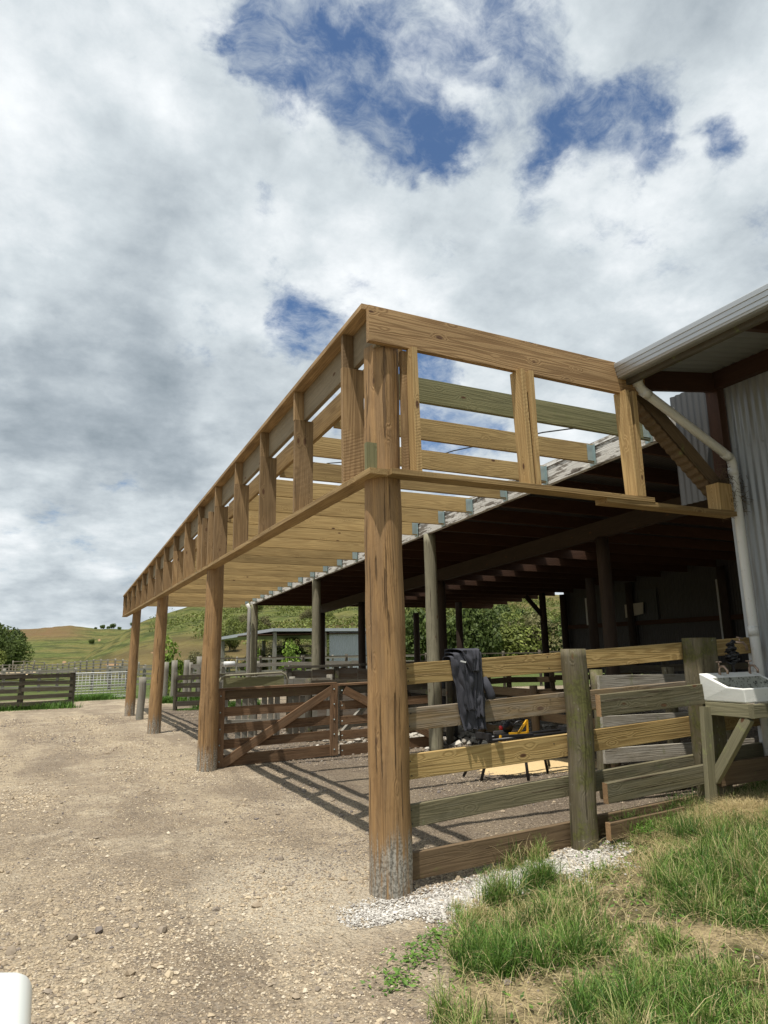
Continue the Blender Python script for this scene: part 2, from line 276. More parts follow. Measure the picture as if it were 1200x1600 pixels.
def ground_mat():
    t = material('gravel_ground'); co = t.node('NewGeometry').outputs['Position']
    dz = t.attr('zone')           # x: grass/soil, y: dark under-shed dirt, z: far paddock grass
    zs = t.node('SeparateXYZ', {0: dz})
    big = t.noise(co, 0.55, 5, 0.6, 0.4); mid = t.noise(co, 3.5, 6, 0.65); fine = t.noise(co, 38.0, 5, 0.7)
    vc = t.node('SeparateColor', {0: t.vor(co, 62.0, out='Color')}).outputs[0]
    vc2 = t.node('SeparateColor', {0: t.vor(co, 24.0, out='Color')}).outputs[0]
    c = t.mix(t.ramp(big, 0.36, 0.62), (0.31, 0.245, 0.17), (0.49, 0.40, 0.28))
    c = t.mix(t.ramp(mid, 0.42, 0.62, 0, 0.6), c, (0.30, 0.24, 0.175))
    c = t.mix(t.ramp(t.noise(t.vm('ADD', co, (4, 2, 0)), 1.1, 5, 0.65), 0.50, 0.64, 0, 0.8), c, (0.60, 0.51, 0.37))
    rut = t.noise(t.vm('MULTIPLY', t.vm('ADD', co, t.vm('SCALE', t.noise(co, 0.35, 2, out='Color'), scale=1.3)), (1.5, 0.16, 1.0)), 1.0, 3, 0.5)
    c = t.mix(t.ramp(rut, 0.52, 0.62, 0, 0.5), c, (0.62, 0.51, 0.345)); c = t.mix(t.ramp(rut, 0.46, 0.36, 0, 0.7), c, (0.24, 0.19, 0.135))
    c = t.mix(t.m('MULTIPLY', t.ramp(vc, 0.62, 0.95), 0.4), c, (0.50, 0.45, 0.37))
    c = t.mix(t.m('MULTIPLY', t.ramp(vc2, 0.38, 0.05), 0.5), c, (0.19, 0.155, 0.12))
    c = t.mix(t.ramp(fine, 0.35, 0.65, 0.0, 0.5), c, (0.20, 0.16, 0.12))
    px = t.node('SeparateXYZ', {0: co}); dd = t.m('ADD', t.m('POWER', t.m('DIVIDE', t.m('ADD', px.outputs[0], 0.55), 0.85), 2.0), t.m('POWER', t.m('DIVIDE', t.m('SUBTRACT', px.outputs[1], 0.35), 1.1), 2.0))
    c = t.mix(t.m('MULTIPLY', t.ramp(t.m('ADD', dd, t.m('MULTIPLY', mid, 1.6)), 2.2, 0.7), 0.65), c, (0.60, 0.53, 0.41))
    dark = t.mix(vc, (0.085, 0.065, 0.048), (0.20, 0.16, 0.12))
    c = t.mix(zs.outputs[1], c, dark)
    soil = t.mix(t.ramp(mid, .35, .65), (0.11, 0.10, 0.045), (0.40, 0.315, 0.185))
    c = t.mix(zs.outputs[0], c, soil)
    gr = t.mix(t.noise(co, 0.9, 5, 0.7), (0.05, 0.085, 0.02), (0.15, 0.17, 0.055))
    c = t.mix(zs.outputs[2], c, gr)
    h = t.m('ADD', t.m('MULTIPLY', t.vor(co, 45.0), 0.8), t.m('MULTIPLY', fine, 0.8)); h = t.m('ADD', h, t.m('MULTIPLY', t.noise(co, 9.0, 4), 1.6))
    return t.fin(c, 0.95, t.bump(h, 1.0, 0.035), spec=0.15)
M['ground'] = ground_mat()
def hill_mat():
    t = material('hill_pasture'); co = t.node('NewGeometry').outputs['Position']
    big = t.noise(co, 0.018, 6, 0.62, 0.3); mid = t.noise(co, 0.09, 6, 0.68); fine = t.noise(co, 0.7, 5, 0.75)
    c = t.mix(t.ramp(big, 0.40, 0.60), (0.078, 0.105, 0.025), (0.165, 0.128, 0.046))
    c = t.mix(t.ramp(mid, 0.40, 0.64, 0, 0.75), c, (0.055, 0.080, 0.020))
    c = t.mix(t.ramp(fine, 0.42, 0.62, 0, 0.7), c, (0.175, 0.17, 0.062))
    z = t.node('SeparateXYZ', {0: co}).outputs[2]
    tr = t.node('TexWave', {'Vector': t.vm('MULTIPLY', co, (0.0, 0.0, 1.0)), 'Scale': 0.42, 'Distortion': 0.0}, bands_direction='Z')
    trw = t.m('SINE', t.m('ADD', t.m('MULTIPLY', z, 3.2), t.m('MULTIPLY', t.noise(co, 0.05, 4), 16.0)))
    c = t.mix(t.ramp(trw, 0.2, 0.95, 0, 0.65), c, (0.042, 0.052, 0.018))
    t.n.remove(tr)
    scrub = t.ramp(t.noise(co, 0.22, 5, 0.7), 0.60, 0.66)
    c = t.mix(t.m('MULTIPLY', scrub, 0.7), c, (0.030, 0.045, 0.016))
    brown = t.attr('brown', 'Fac')
    c = t.mix(t.m('MULTIPLY', brown, t.ramp(mid, 0.3, 0.6, 0.5, 1.0)), c, (0.155, 0.10, 0.05))
    slip = t.attr('slip', 'Fac')
    c = t.mix(t.ramp(t.m('ADD', slip, t.m('MULTIPLY', t.m('SUBTRACT', fine, 0.5), 0.7)), 0.45, 0.60), c, (0.30, 0.19, 0.105))
    h = t.m('ADD', t.m('MULTIPLY', fine, 0.6), t.m('MULTIPLY', trw, 0.25))
    return t.fin(c, 0.95, t.bump(h, 1.0, 1.2), spec=0.1)
M['hill'] = hill_mat()

# ------------------------------------------------------------------ object helpers
def tag(o, label=None, cat=None, group=None, kind=None):
    if label: o['label'] = label
    if cat: o['category'] = cat
    if group: o['group'] = group
    if kind: o['kind'] = kind
    return o
def empty(name, loc=(0, 0, 0), rz=0.0, label=None, cat=None, group=None, parent=None):
    o = bpy.data.objects.new(name, None); COL.objects.link(o); o.location = loc; o.rotation_euler = (0, 0, rz); o.empty_display_size = 0.2
    if parent: o.parent = parent
    return tag(o, label, cat, group)
def copy_tree(o, parent=None):
    c = o.copy(); COL.objects.link(c); c.parent = parent
    for ch in list(o.children): copy_tree(ch, c)
    return c

class MB:
    """collects shapes with a grain coordinate (gc) per vertex"""
    def __init__(s): s.v = []; s.f = []; s.g = []; s.sm = []; s.seed = random.random() * 50
    def add(s, vs, fs, gs, smooth=False):
        b = len(s.v); s.v += [tuple(p) for p in vs]; s.g += [tuple(p) for p in gs]
        s.f += [tuple(b + i for i in f) for f in fs]; s.sm += [smooth] * len(fs); return s
    def board(s, p0, p1, wd, ht, up=(0, 0, 1), seg=1, warp=0.0, taper=None):
        """board from p0 to p1 (centre line), wd across, ht along 'up'"""
        p0 = Vector(p0); p1 = Vector(p1); ax = (p1 - p0); L = ax.length; ax.normalize()
        upv = Vector(up); sd = ax.cross(upv).normalized(); upv = sd.cross(ax).normalized()
        o = Vector((random.random() * 40, random.random() * 40, random.random() * 40))
        vs = []; gs = []
        for i in range(seg + 1):
            t = i / seg; k = 1.0 if not taper else 1 + (taper - 1) * t
            off = sd * (math.sin(t * 3.1) * warp) + upv * (math.sin(t * 4.3 + 1) * warp * 0.5 - math.sin(1) * warp * 0.5)
            for a, b_ in ((-1, -1), (1, -1), (1, 1), (-1, 1)):
                vs.append(p0 + ax * L * t + off + sd * a * wd / 2 * k + upv * b_ * ht / 2 * k); gs.append(o + Vector((L * t, a * wd / 2, b_ * ht / 2)))
        fs = []
        for i in range(seg):
            b = i * 4
            for j in range(4): fs.append((b + j, b + (j + 1) % 4, b + 4 + (j + 1) % 4, b + 4 + j))
        n = seg * 4
        s.add(vs, fs, gs)
        # end grain: separate faces with shifted coordinates
        e0 = [vs[i] for i in (3, 2, 1, 0)]; e1 = [vs[n + i] for i in (0, 1, 2, 3)]
        s.add(e0, [(0, 1, 2, 3)], [o + Vector((a * 0.02, b_ * ht * 1.0, a * wd)) for a, b_ in ((-1, 1), (1, 1), (1, -1), (-1, -1))])
        s.add(e1, [(0, 1, 2, 3)], [o + Vector((a * 0.02 + 3, b_ * ht * 1.0, a * wd)) for a, b_ in ((-1, -1), (1, -1), (1, 1), (-1, 1))])
        return s
    def box(s, c, size, rz=0.0):
        c = Vector(c); x, y, z = size; dx = Vector((math.cos(rz), math.sin(rz), 0)) * x / 2
        return s.board(c - dx, c + dx, y, z)
    def pole(s, p0, p1, r0, r1, n=20, seg=14, wob=0.0, cap=True):
        p0 = Vector(p0); p1 = Vector(p1); ax = p1 - p0; L = ax.length; ax.normalize()
        a = Vector((1, 0, 0)) if abs(ax.z) > 0.5 else Vector((0, 0, 1)); u = ax.cross(a).normalized(); v = ax.cross(u)
        o = Vector((0, random.random() * 40, random.random() * 40)); sd = random.random() * 100
        vs = []; gs = []
        for i in range(seg + 1):
            t = i / seg; r = r0 + (r1 - r0) * t
            bend = Vector((mn.noise(Vector((sd, t * 2, 0))), mn.noise(Vector((sd, t * 2, 5))), 0)) * wob
            for j in range(n):
                th = 2 * math.pi * j / n
                rr = r * (1 + (wob * 4) * mn.noise(Vector((math.cos(th) * 1.2 + sd, math.sin(th) * 1.2, t * L * 2.2))))
                dv = u * math.cos(th) * rr + v * math.sin(th) * rr
                vs.append(p0 + ax * L * t + dv + bend); gs.append(o + Vector((t * L, math.cos(th) * r, math.sin(th) * r)))
        fs = [(i * n + j, i * n + (j + 1) % n, (i + 1) * n + (j + 1) % n, (i + 1) * n + j) for i in range(seg) for j in range(n)]
        if cap: fs += [tuple(range(n - 1, -1, -1)), tuple(seg * n + j for j in range(n))]
        return s.add(vs, fs, gs, True)
    def tube(s, pts, r, n=10):
        pts = [Vector(p) for p in pts]; vs = []; gs = []; L = 0
        pu = None
        for i, p in enumerate(pts):
            d = (pts[min(i + 1, len(pts) - 1)] - pts[max(i - 1, 0)]).normalized()
            if pu is None: a = Vector((0, 0, 1)) if abs(d.z) < 0.9 else Vector((1, 0, 0)); pu = d.cross(a).normalized()
            pu = (pu - d * pu.dot(d)).normalized(); pv_ = d.cross(pu)
            if i: L += (p - pts[i - 1]).length
            for j in range(n):
                th = 2 * math.pi * j / n; vs.append(p + pu * math.cos(th) * r + pv_ * math.sin(th) * r); gs.append((L, math.cos(th) * r, math.sin(th) * r))
        m = len(pts)
        fs = [(i * n + j, i * n + (j + 1) % n, (i + 1) * n + (j + 1) % n, (i + 1) * n + j) for i in range(m - 1) for j in range(n)]
        fs += [tuple(range(n - 1, -1, -1)), tuple((m - 1) * n + j for j in range(n))]
        return s.add(vs, fs, gs, True)
    def build(s, name, mat, parent=None, bevel=0.0):
        me = bpy.data.meshes.new(name); me.from_pydata(s.v, [], s.f)
        at = me.attributes.new('gc', 'FLOAT_VECTOR', 'POINT'); at.data.foreach_set('vector', np.array(s.g, dtype=np.float32).ravel())
        me.polygons.foreach_set('use_smooth', s.sm); me.materials.append(M[mat]); me.update()
        o = bpy.data.objects.new(name, me); COL.objects.link(o)
        if parent: o.parent = parent
        if bevel:
            b = o.modifiers.new('bevel', 'BEVEL'); b.width = bevel; b.segments = 2; b.limit_method = 'ANGLE'; b.angle_limit = R(50)
        return o
def npmesh(name, V, F, mat, attrs=None, smooth=False, parent=None):
    """V (n,3) array, F (m,k) array of equal-sized faces"""
    me = bpy.data.meshes.new(name); k = F.shape[1]
    me.vertices.add(len(V)); me.vertices.foreach_set('co', V.astype(np.float32).ravel())
    me.loops.add(F.size); me.loops.foreach_set('vertex_index', F.astype(np.int32).ravel())
    me.polygons.add(len(F)); me.polygons.foreach_set('loop_start', np.arange(0, F.size, k, dtype=np.int32))
    me.update(calc_edges=True)
    me.polygons.foreach_set('use_smooth', np.full(len(F), smooth))
    for an, (ty, arr) in (attrs or {}).items():
        a = me.attributes.new(an, ty, 'POINT'); a.data.foreach_set('vector' if ty == 'FLOAT_VECTOR' else 'value', arr.astype(np.float32).ravel())
    if mat: me.materials.append(M[mat])
    o = bpy.data.objects.new(name, me); COL.objects.link(o)
    if parent: o.parent = parent
    return o
def corr(name, o, ax, run, length, width, mat, parent, pitch=0.076, amp=0.009, n=6):
    """corrugated sheet: origin o, ax = direction across the ribs, run = direction along the ribs"""
    o = np.array(o, float); ax = np.array(ax, float); ax /= np.linalg.norm(ax); run = np.array(run, float); run /= np.linalg.norm(run); nr = np.cross(ax, run)
    m = int(length / pitch * n); s_ = np.linspace(0, length, m + 1); h = amp * np.sin(s_ / pitch * 2 * np.pi)
    A = o + s_[:, None] * ax + h[:, None] * nr
    V = np.concatenate([A, A + run * width, A - nr * 0.0015, A + run * width - nr * 0.0015]); i = np.arange(m); k = m + 1
    F = np.stack([i, i + 1, i + 1 + k, i + k], 1); F2 = np.stack([i + 2 * k, i + 3 * k, i + 1 + 3 * k, i + 1 + 2 * k], 1)
    return npmesh(name, V, np.concatenate([F, F2]), mat, {'gc': ('FLOAT_VECTOR', V)}, True, parent)
def vn(x, y, s, seed=0.0):   # cheap vectorised value noise
    x = np.asarray(x, float) * s + seed * 13.7; y = np.asarray(y, float) * s + seed * 7.3
    xi = np.floor(x); yi = np.floor(y); fx = x - xi; fy = y - yi; fx = fx * fx * (3 - 2 * fx); fy = fy * fy * (3 - 2 * fy)
    def h(a, b): q = np.sin(a * 127.1 + b * 311.7) * 43758.5453; return q - np.floor(q)
    return (h(xi, yi) * (1 - fx) + h(xi + 1, yi) * fx) * (1 - fy) + (h(xi, yi + 1) * (1 - fx) + h(xi + 1, yi + 1) * fx) * fy
def fbm(x, y, s, o=4, seed=0.0):
    t = 0; a = 0.5
    for k in range(o): t = t + a * vn(x, y, s * 2 ** k, seed + k); a *= 0.5
    return t / (1 - 0.5 ** o)
def sst(x, a, b): t = np.clip((np.asarray(x, float) - a) / (b - a), 0, 1); return t * t * (3 - 2 * t)

# ------------------------------------------------------------------ ground
def edge_line(x): return np.interp(x, [-3.5, -1.6, -0.95, -0.5, -0.25, 0.1, 0.4, 0.8, 2.0, 12], [-6.2, -3.9, -2.6, -1.65, -1.1, -0.78, -0.55, -0.05, 0.1, 0.12])
def grasszone(X, Y):
    d = edge_line(X) + 0.8 * (fbm(X, Y, 2.6, 4, 3) - 0.5) - Y
    z = sst(d, -0.12, 0.18)
    return z
def gz(X, Y):
    X = np.asarray(X, float); Y = np.asarray(Y, float)
    b = np.clip((X - 0.6) * 0.10, 0, 0.36) * sst(Y, 0.55, -0.1)
    b = b + 0.10 * sst(X, -0.8, 1.2) * sst(Y, -0.2, -1.4) * (1 - sst(Y, -3.0, -6.0) * 0)
    near = sst(np.hypot(X - 0.0, Y - 2), 26, 10)
    b = b + 0.035 * (fbm(X, Y, 0.9, 4, 1) - 0.5) * near + 0.018 * (fbm(X, Y, 6.0, 3, 9) - 0.5) * near
    return b
def build_ground():
    xs = np.concatenate([np.arange(-90, -9, 3.0), np.arange(-9, -3, 0.3), np.arange(-3, 4.5, 0.04), np.arange(4.5, 14, 0.25), np.arange(14, 95, 3.0)])
    ys = np.concatenate([np.arange(-60, -6, 3.0), np.arange(-6, -4, 0.25), np.arange(-4, 5, 0.04), np.arange(5, 24, 0.15), np.arange(24, 110, 2.0)])
    X, Y = np.meshgrid(xs, ys); X = X.ravel(); Y = Y.ravel(); Z = gz(X, Y)
    n = len(xs); m = len(ys); i = np.arange(m - 1)[:, None] * n + np.arange(n - 1)[None, :]; i = i.ravel()
    F = np.stack([i, i + 1, i + 1 + n, i + n], 1)
    g = grasszone(X, Y)
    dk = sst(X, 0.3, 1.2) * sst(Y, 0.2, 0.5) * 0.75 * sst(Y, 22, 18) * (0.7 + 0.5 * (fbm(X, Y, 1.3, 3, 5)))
    far = sst(Y + 0.25 * X, 25.6, 26.6) * (1 - 0) 
    pad = np.maximum(far, sst(X, -6, -8.5) * sst(Y, 12, 16))
    zn = np.stack([g, np.clip(dk, 0, 1), np.clip(pad, 0, 1)], 1)
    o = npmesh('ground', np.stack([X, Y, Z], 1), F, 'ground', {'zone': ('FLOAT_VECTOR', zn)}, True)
    tag(o, kind='structure')
build_ground()

def icos(n, kind):
    if kind == 0:
        b = np.array([[1, 0, 0], [-1, 0, 0], [0, 1, 0], [0, -1, 0], [0, 0, 1], [0, 0, -1]], float)
        f = np.array([[0, 2, 4], [2, 1, 4], [1, 3, 4], [3, 0, 4], [2, 0, 5], [1, 2, 5], [3, 1, 5], [0, 3, 5]])
    else:
        p = (1 + 5 ** .5) / 2
        b = np.array([[-1, p, 0], [1, p, 0], [-1, -p, 0], [1, -p, 0], [0, -1, p], [0, 1, p], [0, -1, -p], [0, 1, -p], [p, 0, -1], [p, 0, 1], [-p, 0, -1], [-p, 0, 1]]) / 1.9
        f = np.array([[0, 11, 5], [0, 5, 1], [0, 1, 7], [0, 7, 10], [0, 10, 11], [1, 5, 9], [5, 11, 4], [11, 10, 2], [10, 7, 6], [7, 1, 8], [3, 9, 4], [3, 4, 2], [3, 2, 6], [3, 6, 8], [3, 8, 9], [4, 9, 5], [2, 4, 11], [6, 2, 10], [8, 6, 7], [9, 8, 1]])
    return b, f
def scatter_stones(name, P, S, mat, tint, kind=1, flat=0.6):
    b, f = icos(0, kind); n = len(P); k = len(b)
    V = b[None] * (1 + RNG.uniform(-0.32, 0.32, (n, k, 3)))
    V = V * (S[:, None, None] * np.stack([RNG.uniform(.7, 1.3, n), RNG.uniform(.7, 1.2, n), RNG.uniform(flat * .6, flat * 1.3, n)], 1)[:, None, :])
    a = RNG.uniform(0, 6.28, n); ca, sa = np.cos(a)[:, None], np.sin(a)[:, None]
    x = V[:, :, 0] * ca - V[:, :, 1] * sa; y = V[:, :, 0] * sa + V[:, :, 1] * ca
    V = np.stack([x, y, V[:, :, 2]], 2) + P[:, None, :]
    F = (f[None] + (np.arange(n) * k)[:, None, None]).reshape(-1, 3)
    return npmesh(name, V.reshape(-1, 3), F, mat, {'tint': ('FLOAT', np.repeat(tint, k))})
# loose gravel
def gravel():
    for n, k0, s0, sg in ((420000, 0, 0.0038, 0.38), (15000, 1, 0.0072, 0.44)):
        r = 1.2 + 21 * RNG.uniform(0, 1, n) ** 1.45; a = RNG.uniform(R(-32), R(60), n)
        X = CAM[0] + r * np.sin(a); Y = CAM[1] + r * np.cos(a)
        g = grasszone(X, Y); pm = fbm(X, Y, 1.1, 4, 2); pm = .5 * pm + .5 * fbm(X * 1.5 + .5 * Y ** .5 if False else X * 1.3, Y * .30, 1.2, 3, 41); keep = (RNG.uniform(0, 1, n) > g * 0.93) & (pm + RNG.uniform(-.13, .13, n) > 0.43) & (Y < 21)
        X, Y, r, pm = X[keep], Y[keep], r[keep], pm[keep]; n = len(X)
        S = s0 * np.exp(RNG.normal(0, sg, n)) * (1 + r * 0.055) * (.85 + 1.8 * np.clip(pm - .42, 0, .3)); S = np.clip(S, 0.002, 0.034)
        P = np.stack([X, Y, gz(X, Y) + S * 0.25], 1)
        grey = fbm(X, Y, 0.7, 3, 4) - .5
        t = np.clip(RNG.normal(0.50, 0.24, n) - 0.7 * grey, 0, 1)
        t = np.where(S > 0.014 + .003 * r, t * 0.6, t)
        inner = sst(X, 0.3, 1.2) * sst(Y, 0.2, 0.5); t = t * (1 - 0.45 * inner)
        tag(scatter_stones('gravel', P, S, 'stones', t, k0, .75), 'loose tan and grey gravel strewn over the yard' if k0 == 0 else 'larger grey and cream stones lying in the gravel', 'gravel', kind='stuff')
    n = 42000   # pale limestone chips round the corner post
    X = RNG.uniform(-.5, 2.1, n); Y = -0.14 - .14 * np.exp(-((X) / .5) ** 2) + RNG.normal(-0.16, .15, n) - .04 * np.clip(X, 0, 2)
    dn = fbm(X, Y, 3.0, 3, 77) - .22 * sst(X, .0, -.5) - .25 * sst(Y, -.42, -.62) + .25 * np.exp(-((X - .2) / .35) ** 2) + .15 * np.exp(-((X - 1.2) / .45) ** 2) + RNG.uniform(-.12, .12, n)
    k = (Y < -0.04) & (np.hypot(X, Y) > 0.14) & (dn + RNG.normal(0, .07, n) > .50); X, Y = X[k], Y[k]; n = len(X)
    S = np.clip(0.0052 * np.exp(RNG.normal(0, 0.42, n)), 0.0025, 0.019)
    P = np.stack([X, Y, gz(X, Y) + RNG.uniform(0.0, 0.012, n)], 1)
    tag(scatter_stones('limestone_chips', P, S, 'white_stones', RNG.uniform(0, 1, n)), 'pale crushed limestone chips heaped at the foot of the corner post', 'stone chips', kind='stuff')
    n = 1100   # rubble inside the yard
    X = RNG.normal(5.1, 1.1, n); Y = RNG.normal(7.6, 0.8, n); S = np.clip(0.045 * np.exp(RNG.normal(0, 0.5, n)), 0.015, 0.09)
    P = np.stack([X, Y, S * 0.3 + 0.10 * np.exp(-((X - 5.1) ** 2 + (Y - 7.6) ** 2) / 1.5)], 1)
    tag(scatter_stones('rubble', P, S, 'rubble', RNG.uniform(0.2, 1, n)), 'broken pale concrete rubble lying behind the gates', 'rubble', kind='stuff')
gravel()

# ------------------------------------------------------------------ hills
AZ = [-180, -60, -30, -8, -3.4, -1.3, 1.3, 3.1, 5, 8, 14, 30, 60, 110, 180]
E2 = [2.0, 2.0, 2.0, 2.0, 1.9, 2.05, 2.42, 2.2, 2.15, 2.0, 2, 2.5, 3, 3, 2.0]
AZ1 = [-180, -60, -4, 0.5, 2.5, 4.9, 5.9, 8, 10.2, 14.5, 23.7, 34, 40, 60, 110, 180]
E1 = [-1, -0.8, -1.2, -0.9, 0.2, 1.65, 2.35, 3.15, 3.75, 4.2, 5.4, 5.6, 4.4, 3.5, 2, -1]
def hill_h(r, az):
    h1t = 1.6 + 210 * np.tan(np.radians(np.interp(az, AZ1, E1))); h2t = 1.6 + 520 * np.tan(np.radians(np.interp(az, AZ, E2)))
    h1 = h1t * np.where(r < 210, np.clip((r - 62) / 148, 0, 1) ** 0.9, 1 - 0.8 * sst(r, 215, 330))
    h2 = h2t * np.where(r < 520, sst(r, 150, 540) / sst(520, 150, 540), 1 - 0.5 * sst(r, 530, 1200))
    x = r * np.sin(np.radians(az)); y = r * np.cos(np.radians(az))
    n = (fbm(x, y, 1 / 38., 4, 6) - 0.5) * 5.0 * sst(r, 80, 150)
    n2 = (fbm(x, y, 1 / 6., 3, 8) - 0.5) * 1.0 * sst(r, 64, 90)
    return np.maximum(np.maximum(h1, h2), 0) + n * np.clip(np.maximum(h1, h2) / 12, 0, 1) + n2
def build_hills():
    rs = np.concatenate([np.array([60, 62, 64]), np.geomspace(66, 560, 190), np.geomspace(600, 3500, 14)])
    azs = np.concatenate([np.arange(-180, -10, 4.0), np.arange(-10, 55, 0.16), np.arange(55, 181, 4.0)])
    Rr, A = np.meshgrid(rs, azs); Rr = Rr.ravel(); A = A.ravel()
    H = hill_h(Rr, A); H = np.where(Rr < 61, -0.35, H)
    X = CAM[0] + Rr * np.sin(np.radians(A)); Y = CAM[1] + Rr * np.cos(np.radians(A))
    n = len(rs); m = len(azs); i = (np.arange(m - 1)[:, None] * n + np.arange(n - 1)[None, :]).ravel()
    F = np.stack([i, i + 1, i + 1 + n, i + n], 1)
    el = np.degrees(np.arctan2(H - 1.6, Rr))
    br = sst(el, 1.2, 1.9) * sst(Rr, 260, 330) * sst(A, 3.5, 0.5) + 0.55 * sst(Rr, 60, 75) * (1 - sst(Rr, 88, 120)) * sst(A, 1, 5) + 0.4 * sst(A, 10, 18) * (fbm(X, Y, 1 / 25., 3, 2) > 0.5)
    slip = np.zeros_like(H)
    for a0, e0, ra, re in ((4.4, -0.45, .55, .16), (3.4, 1.4, .12, .14), (1.1, -.2, .16, .12), (7.5, 0.4, .4, .08), (12, 1.1, .3, .08)):
        slip = np.maximum(slip, np.exp(-((A - a0) / ra) ** 2 - ((el - e0) / re) ** 2))
    o = npmesh('hills', np.stack([X, Y, H], 1), F, 'hill', {'brown': ('FLOAT', np.clip(br, 0, 1)), 'slip': ('FLOAT', slip)}, True)
    tag(o, kind='structure')
build_hills()
def hz(x, y):
    r = math.hypot(x - CAM[0], y - CAM[1]); az = math.degrees(math.atan2(x - CAM[0], y - CAM[1]))
    return float(hill_h(np.array([r]), np.array([az]))[0]) if r > 60 else 0.0

# ------------------------------------------------------------------ the new timber roof frame
FR = empty('timber_roof_frame', (0, 0, 0), label='unfinished open roof frame of new pine boards on four round poles', cat='roof frame')
ztop = lambda y: 4.262 - 0.0380 * y
zj = lambda y: 3.985 - 0.035 * (y - 0.62)      # joist centre height
LEN = 18.75
POSTS = [(0.0, 0.0, 3.985, .150, .137, 0), (-0.07, 5.84, 3.77, .145, .118, .06), (-0.06, 11.39, 3.56, .142, .112, .06), (-0.03, 16.68, 3.35, .140, .112, .05)]
for x, y, h, r0, r1, ln in POSTS:
    o = MB().pole((x, y, -0.15), (x + ln, y, h), r0, r1, 40, 60, 0.018).build('post', 'pole', FR)
MB().board((-0.13, -0.20, 2.92), (-0.13, LEN, 2.92), 0.15, 0.045, seg=24, warp=0.01).build('bottom_plate', 'pine', FR, 0.003)
MB().board((-0.150, -0.129, ztop(-.129)), (-0.140, LEN, ztop(LEN)), 0.15, 0.045, seg=8).build('top_plate', 'pine_rough', FR, 0.003)
def beam_seg(name, x, y0, y1, zo, h, mat, t=0.045):
    MB().board((x, y0, zo(y0)), (x, y1, zo(y1)), t, h, seg=4).build(name, mat, FR, 0.003)
for k, (a, b) in enumerate(((-0.128, 5.84), (5.85, 11.4), (11.41, LEN))):
    beam_seg('outer_beam', -0.085, a, b, lambda y: ztop(y) - 0.023 - 0.145, 0.288, 'beamgrey')
    beam_seg('inner_beam', 0.17, a + 0.12, b, lambda y: zj(y) + 0.02, 0.24, 'pine')
nst = [0.346 + 1.22 * k for k in range(16)]
for k, y in enumerate(nst):
    y += RNG.normal(0, 0.012)
    if y > LEN: y = LEN - 0.03
    zb = 2.944; zt = ztop(y) - 0.024
    lean = RNG.normal(0, 0.006); sh = zt - 0.292
    mb = MB(); mb.board((-0.108, y, zb), (-0.108 + lean, y + lean, sh), 0.045, 0.19, up=(1, 0, 0)); mb.build('stud', 'pine_rough', FR, 0.002)
    if zt - sh > 0.02:
        MB().board((-0.156, y + lean, sh + .001), (-0.156, y + lean, zt), 0.045, 0.094, up=(1, 0, 0)).build('stud_tongue', 'pine_rough', FR)
for y in (5.62, 6.06, 11.2):
    MB().board((-0.11, y, 2.944), (-0.11, y, ztop(y) - 0.30), 0.045, 0.19, up=(1, 0, 0)).build('stud', 'pine_rough', FR, 0.002)
# front side
MB().board((-0.185, -0.155, 4.112), (2.42, -0.155, 4.09), 0.05, 0.30, seg=6, warp=0.004).build('front_beam', 'pine_warm', FR, 0.003)
MB().board((2.423, -0.150, 4.085), (2.72, -0.150, 4.085), 0.05, 0.22).build('front_beam', 'pine_warm', FR, 0.003)
MB().board((-0.045, -0.17, 2.921), (2.62, -0.17, 2.925), 0.15, 0.044, seg=10, warp=0.006).build('front_plate', 'pine', FR, 0.003)
MB().board((2.05, -0.165, 2.878), (3.72, -0.165, 2.878), 0.145, 0.046, seg=4, warp=0.004).build('front_plate', 'pine', FR, 0.003)
for x0, lean, wd in ((0.19, -.012, .05), (1.25, -0.03, 0.05), (1.315, 0.0, 0.048), (2.44, -0.03, 0.05), (2.495, 0.01, 0.05)):
    MB().board((x0, -0.17, 2.945), (x0 + lean, -0.165, 3.95), 0.145, wd, up=(1, 0, 0)).build('stud', 'pine' if wd < .06 else 'pine_rough', FR, 0.002)
MB().board((3.60, -0.165, 2.902), (3.60, -0.165, 3.17), 0.14, 0.19, up=(1, 0, 0)).build('stud', 'pine', FR, 0.002)
MB().board((0.135, -0.12, 2.95), (0.135, -0.12, 3.95), 0.045, 0.045, up=(1, 0, 0)).build('packing_block', 'pine_rough', FR)
MB().board((-0.125, -0.075, 2.944), (-0.125, -0.075, 3.17), 0.045, 0.11, up=(1, 0, 0)).build('packing_block', 'pine_green', FR, 0.002)
MB().pole((-0.107, -0.02, 4.10), (-0.117, -0.02, 4.10), .026, .020, 12, 1).build('bolt', 'steel', FR)
# joists with hangers
hang = None
for k in range(20):
    y = 0.62 + 0.90 * k + RNG.normal(0, 0.015); mat = 'pine_green' if k == 0 else 'joist'
    zz = zj(y); jo = MB().board((0.195, y, zz + RNG.normal(0, .004)), (3.602, y, zz - 0.005), 0.045, 0.235, seg=5, warp=float(RNG.uniform(-.006, .006))).build('joist', mat, FR, 0.002)
    if hang is None:
        hb = MB(); hb.board((-0.11, -0.0265, 0), (0, -0.0265, 0), 0.003, 0.20); hb.board((-0.11, 0.0265, 0), (0, 0.0265, 0), 0.003, 0.20); hb.board((-0.11, 0, -0.1195), (0, 0, -0.1195), 0.05, 0.003)
        hb.board((-0.006, -0.052, -0.02), (-0.006, 0.052, -0.02), 0.004, 0.26)
        hang = hb.build('joist_hanger', 'zinc', jo); ho = hang
    else: ho = hang.copy(); COL.objects.link(ho); ho.parent = jo
    ho.location = (3.597, y, zz)
MB().board((-0.16, LEN + 0.03, 2.95), (-0.10, LEN + 0.03, ztop(LEN)), 0.15, 0.045, up=(1, 0, 0)).build('end_board', 'pine', FR)
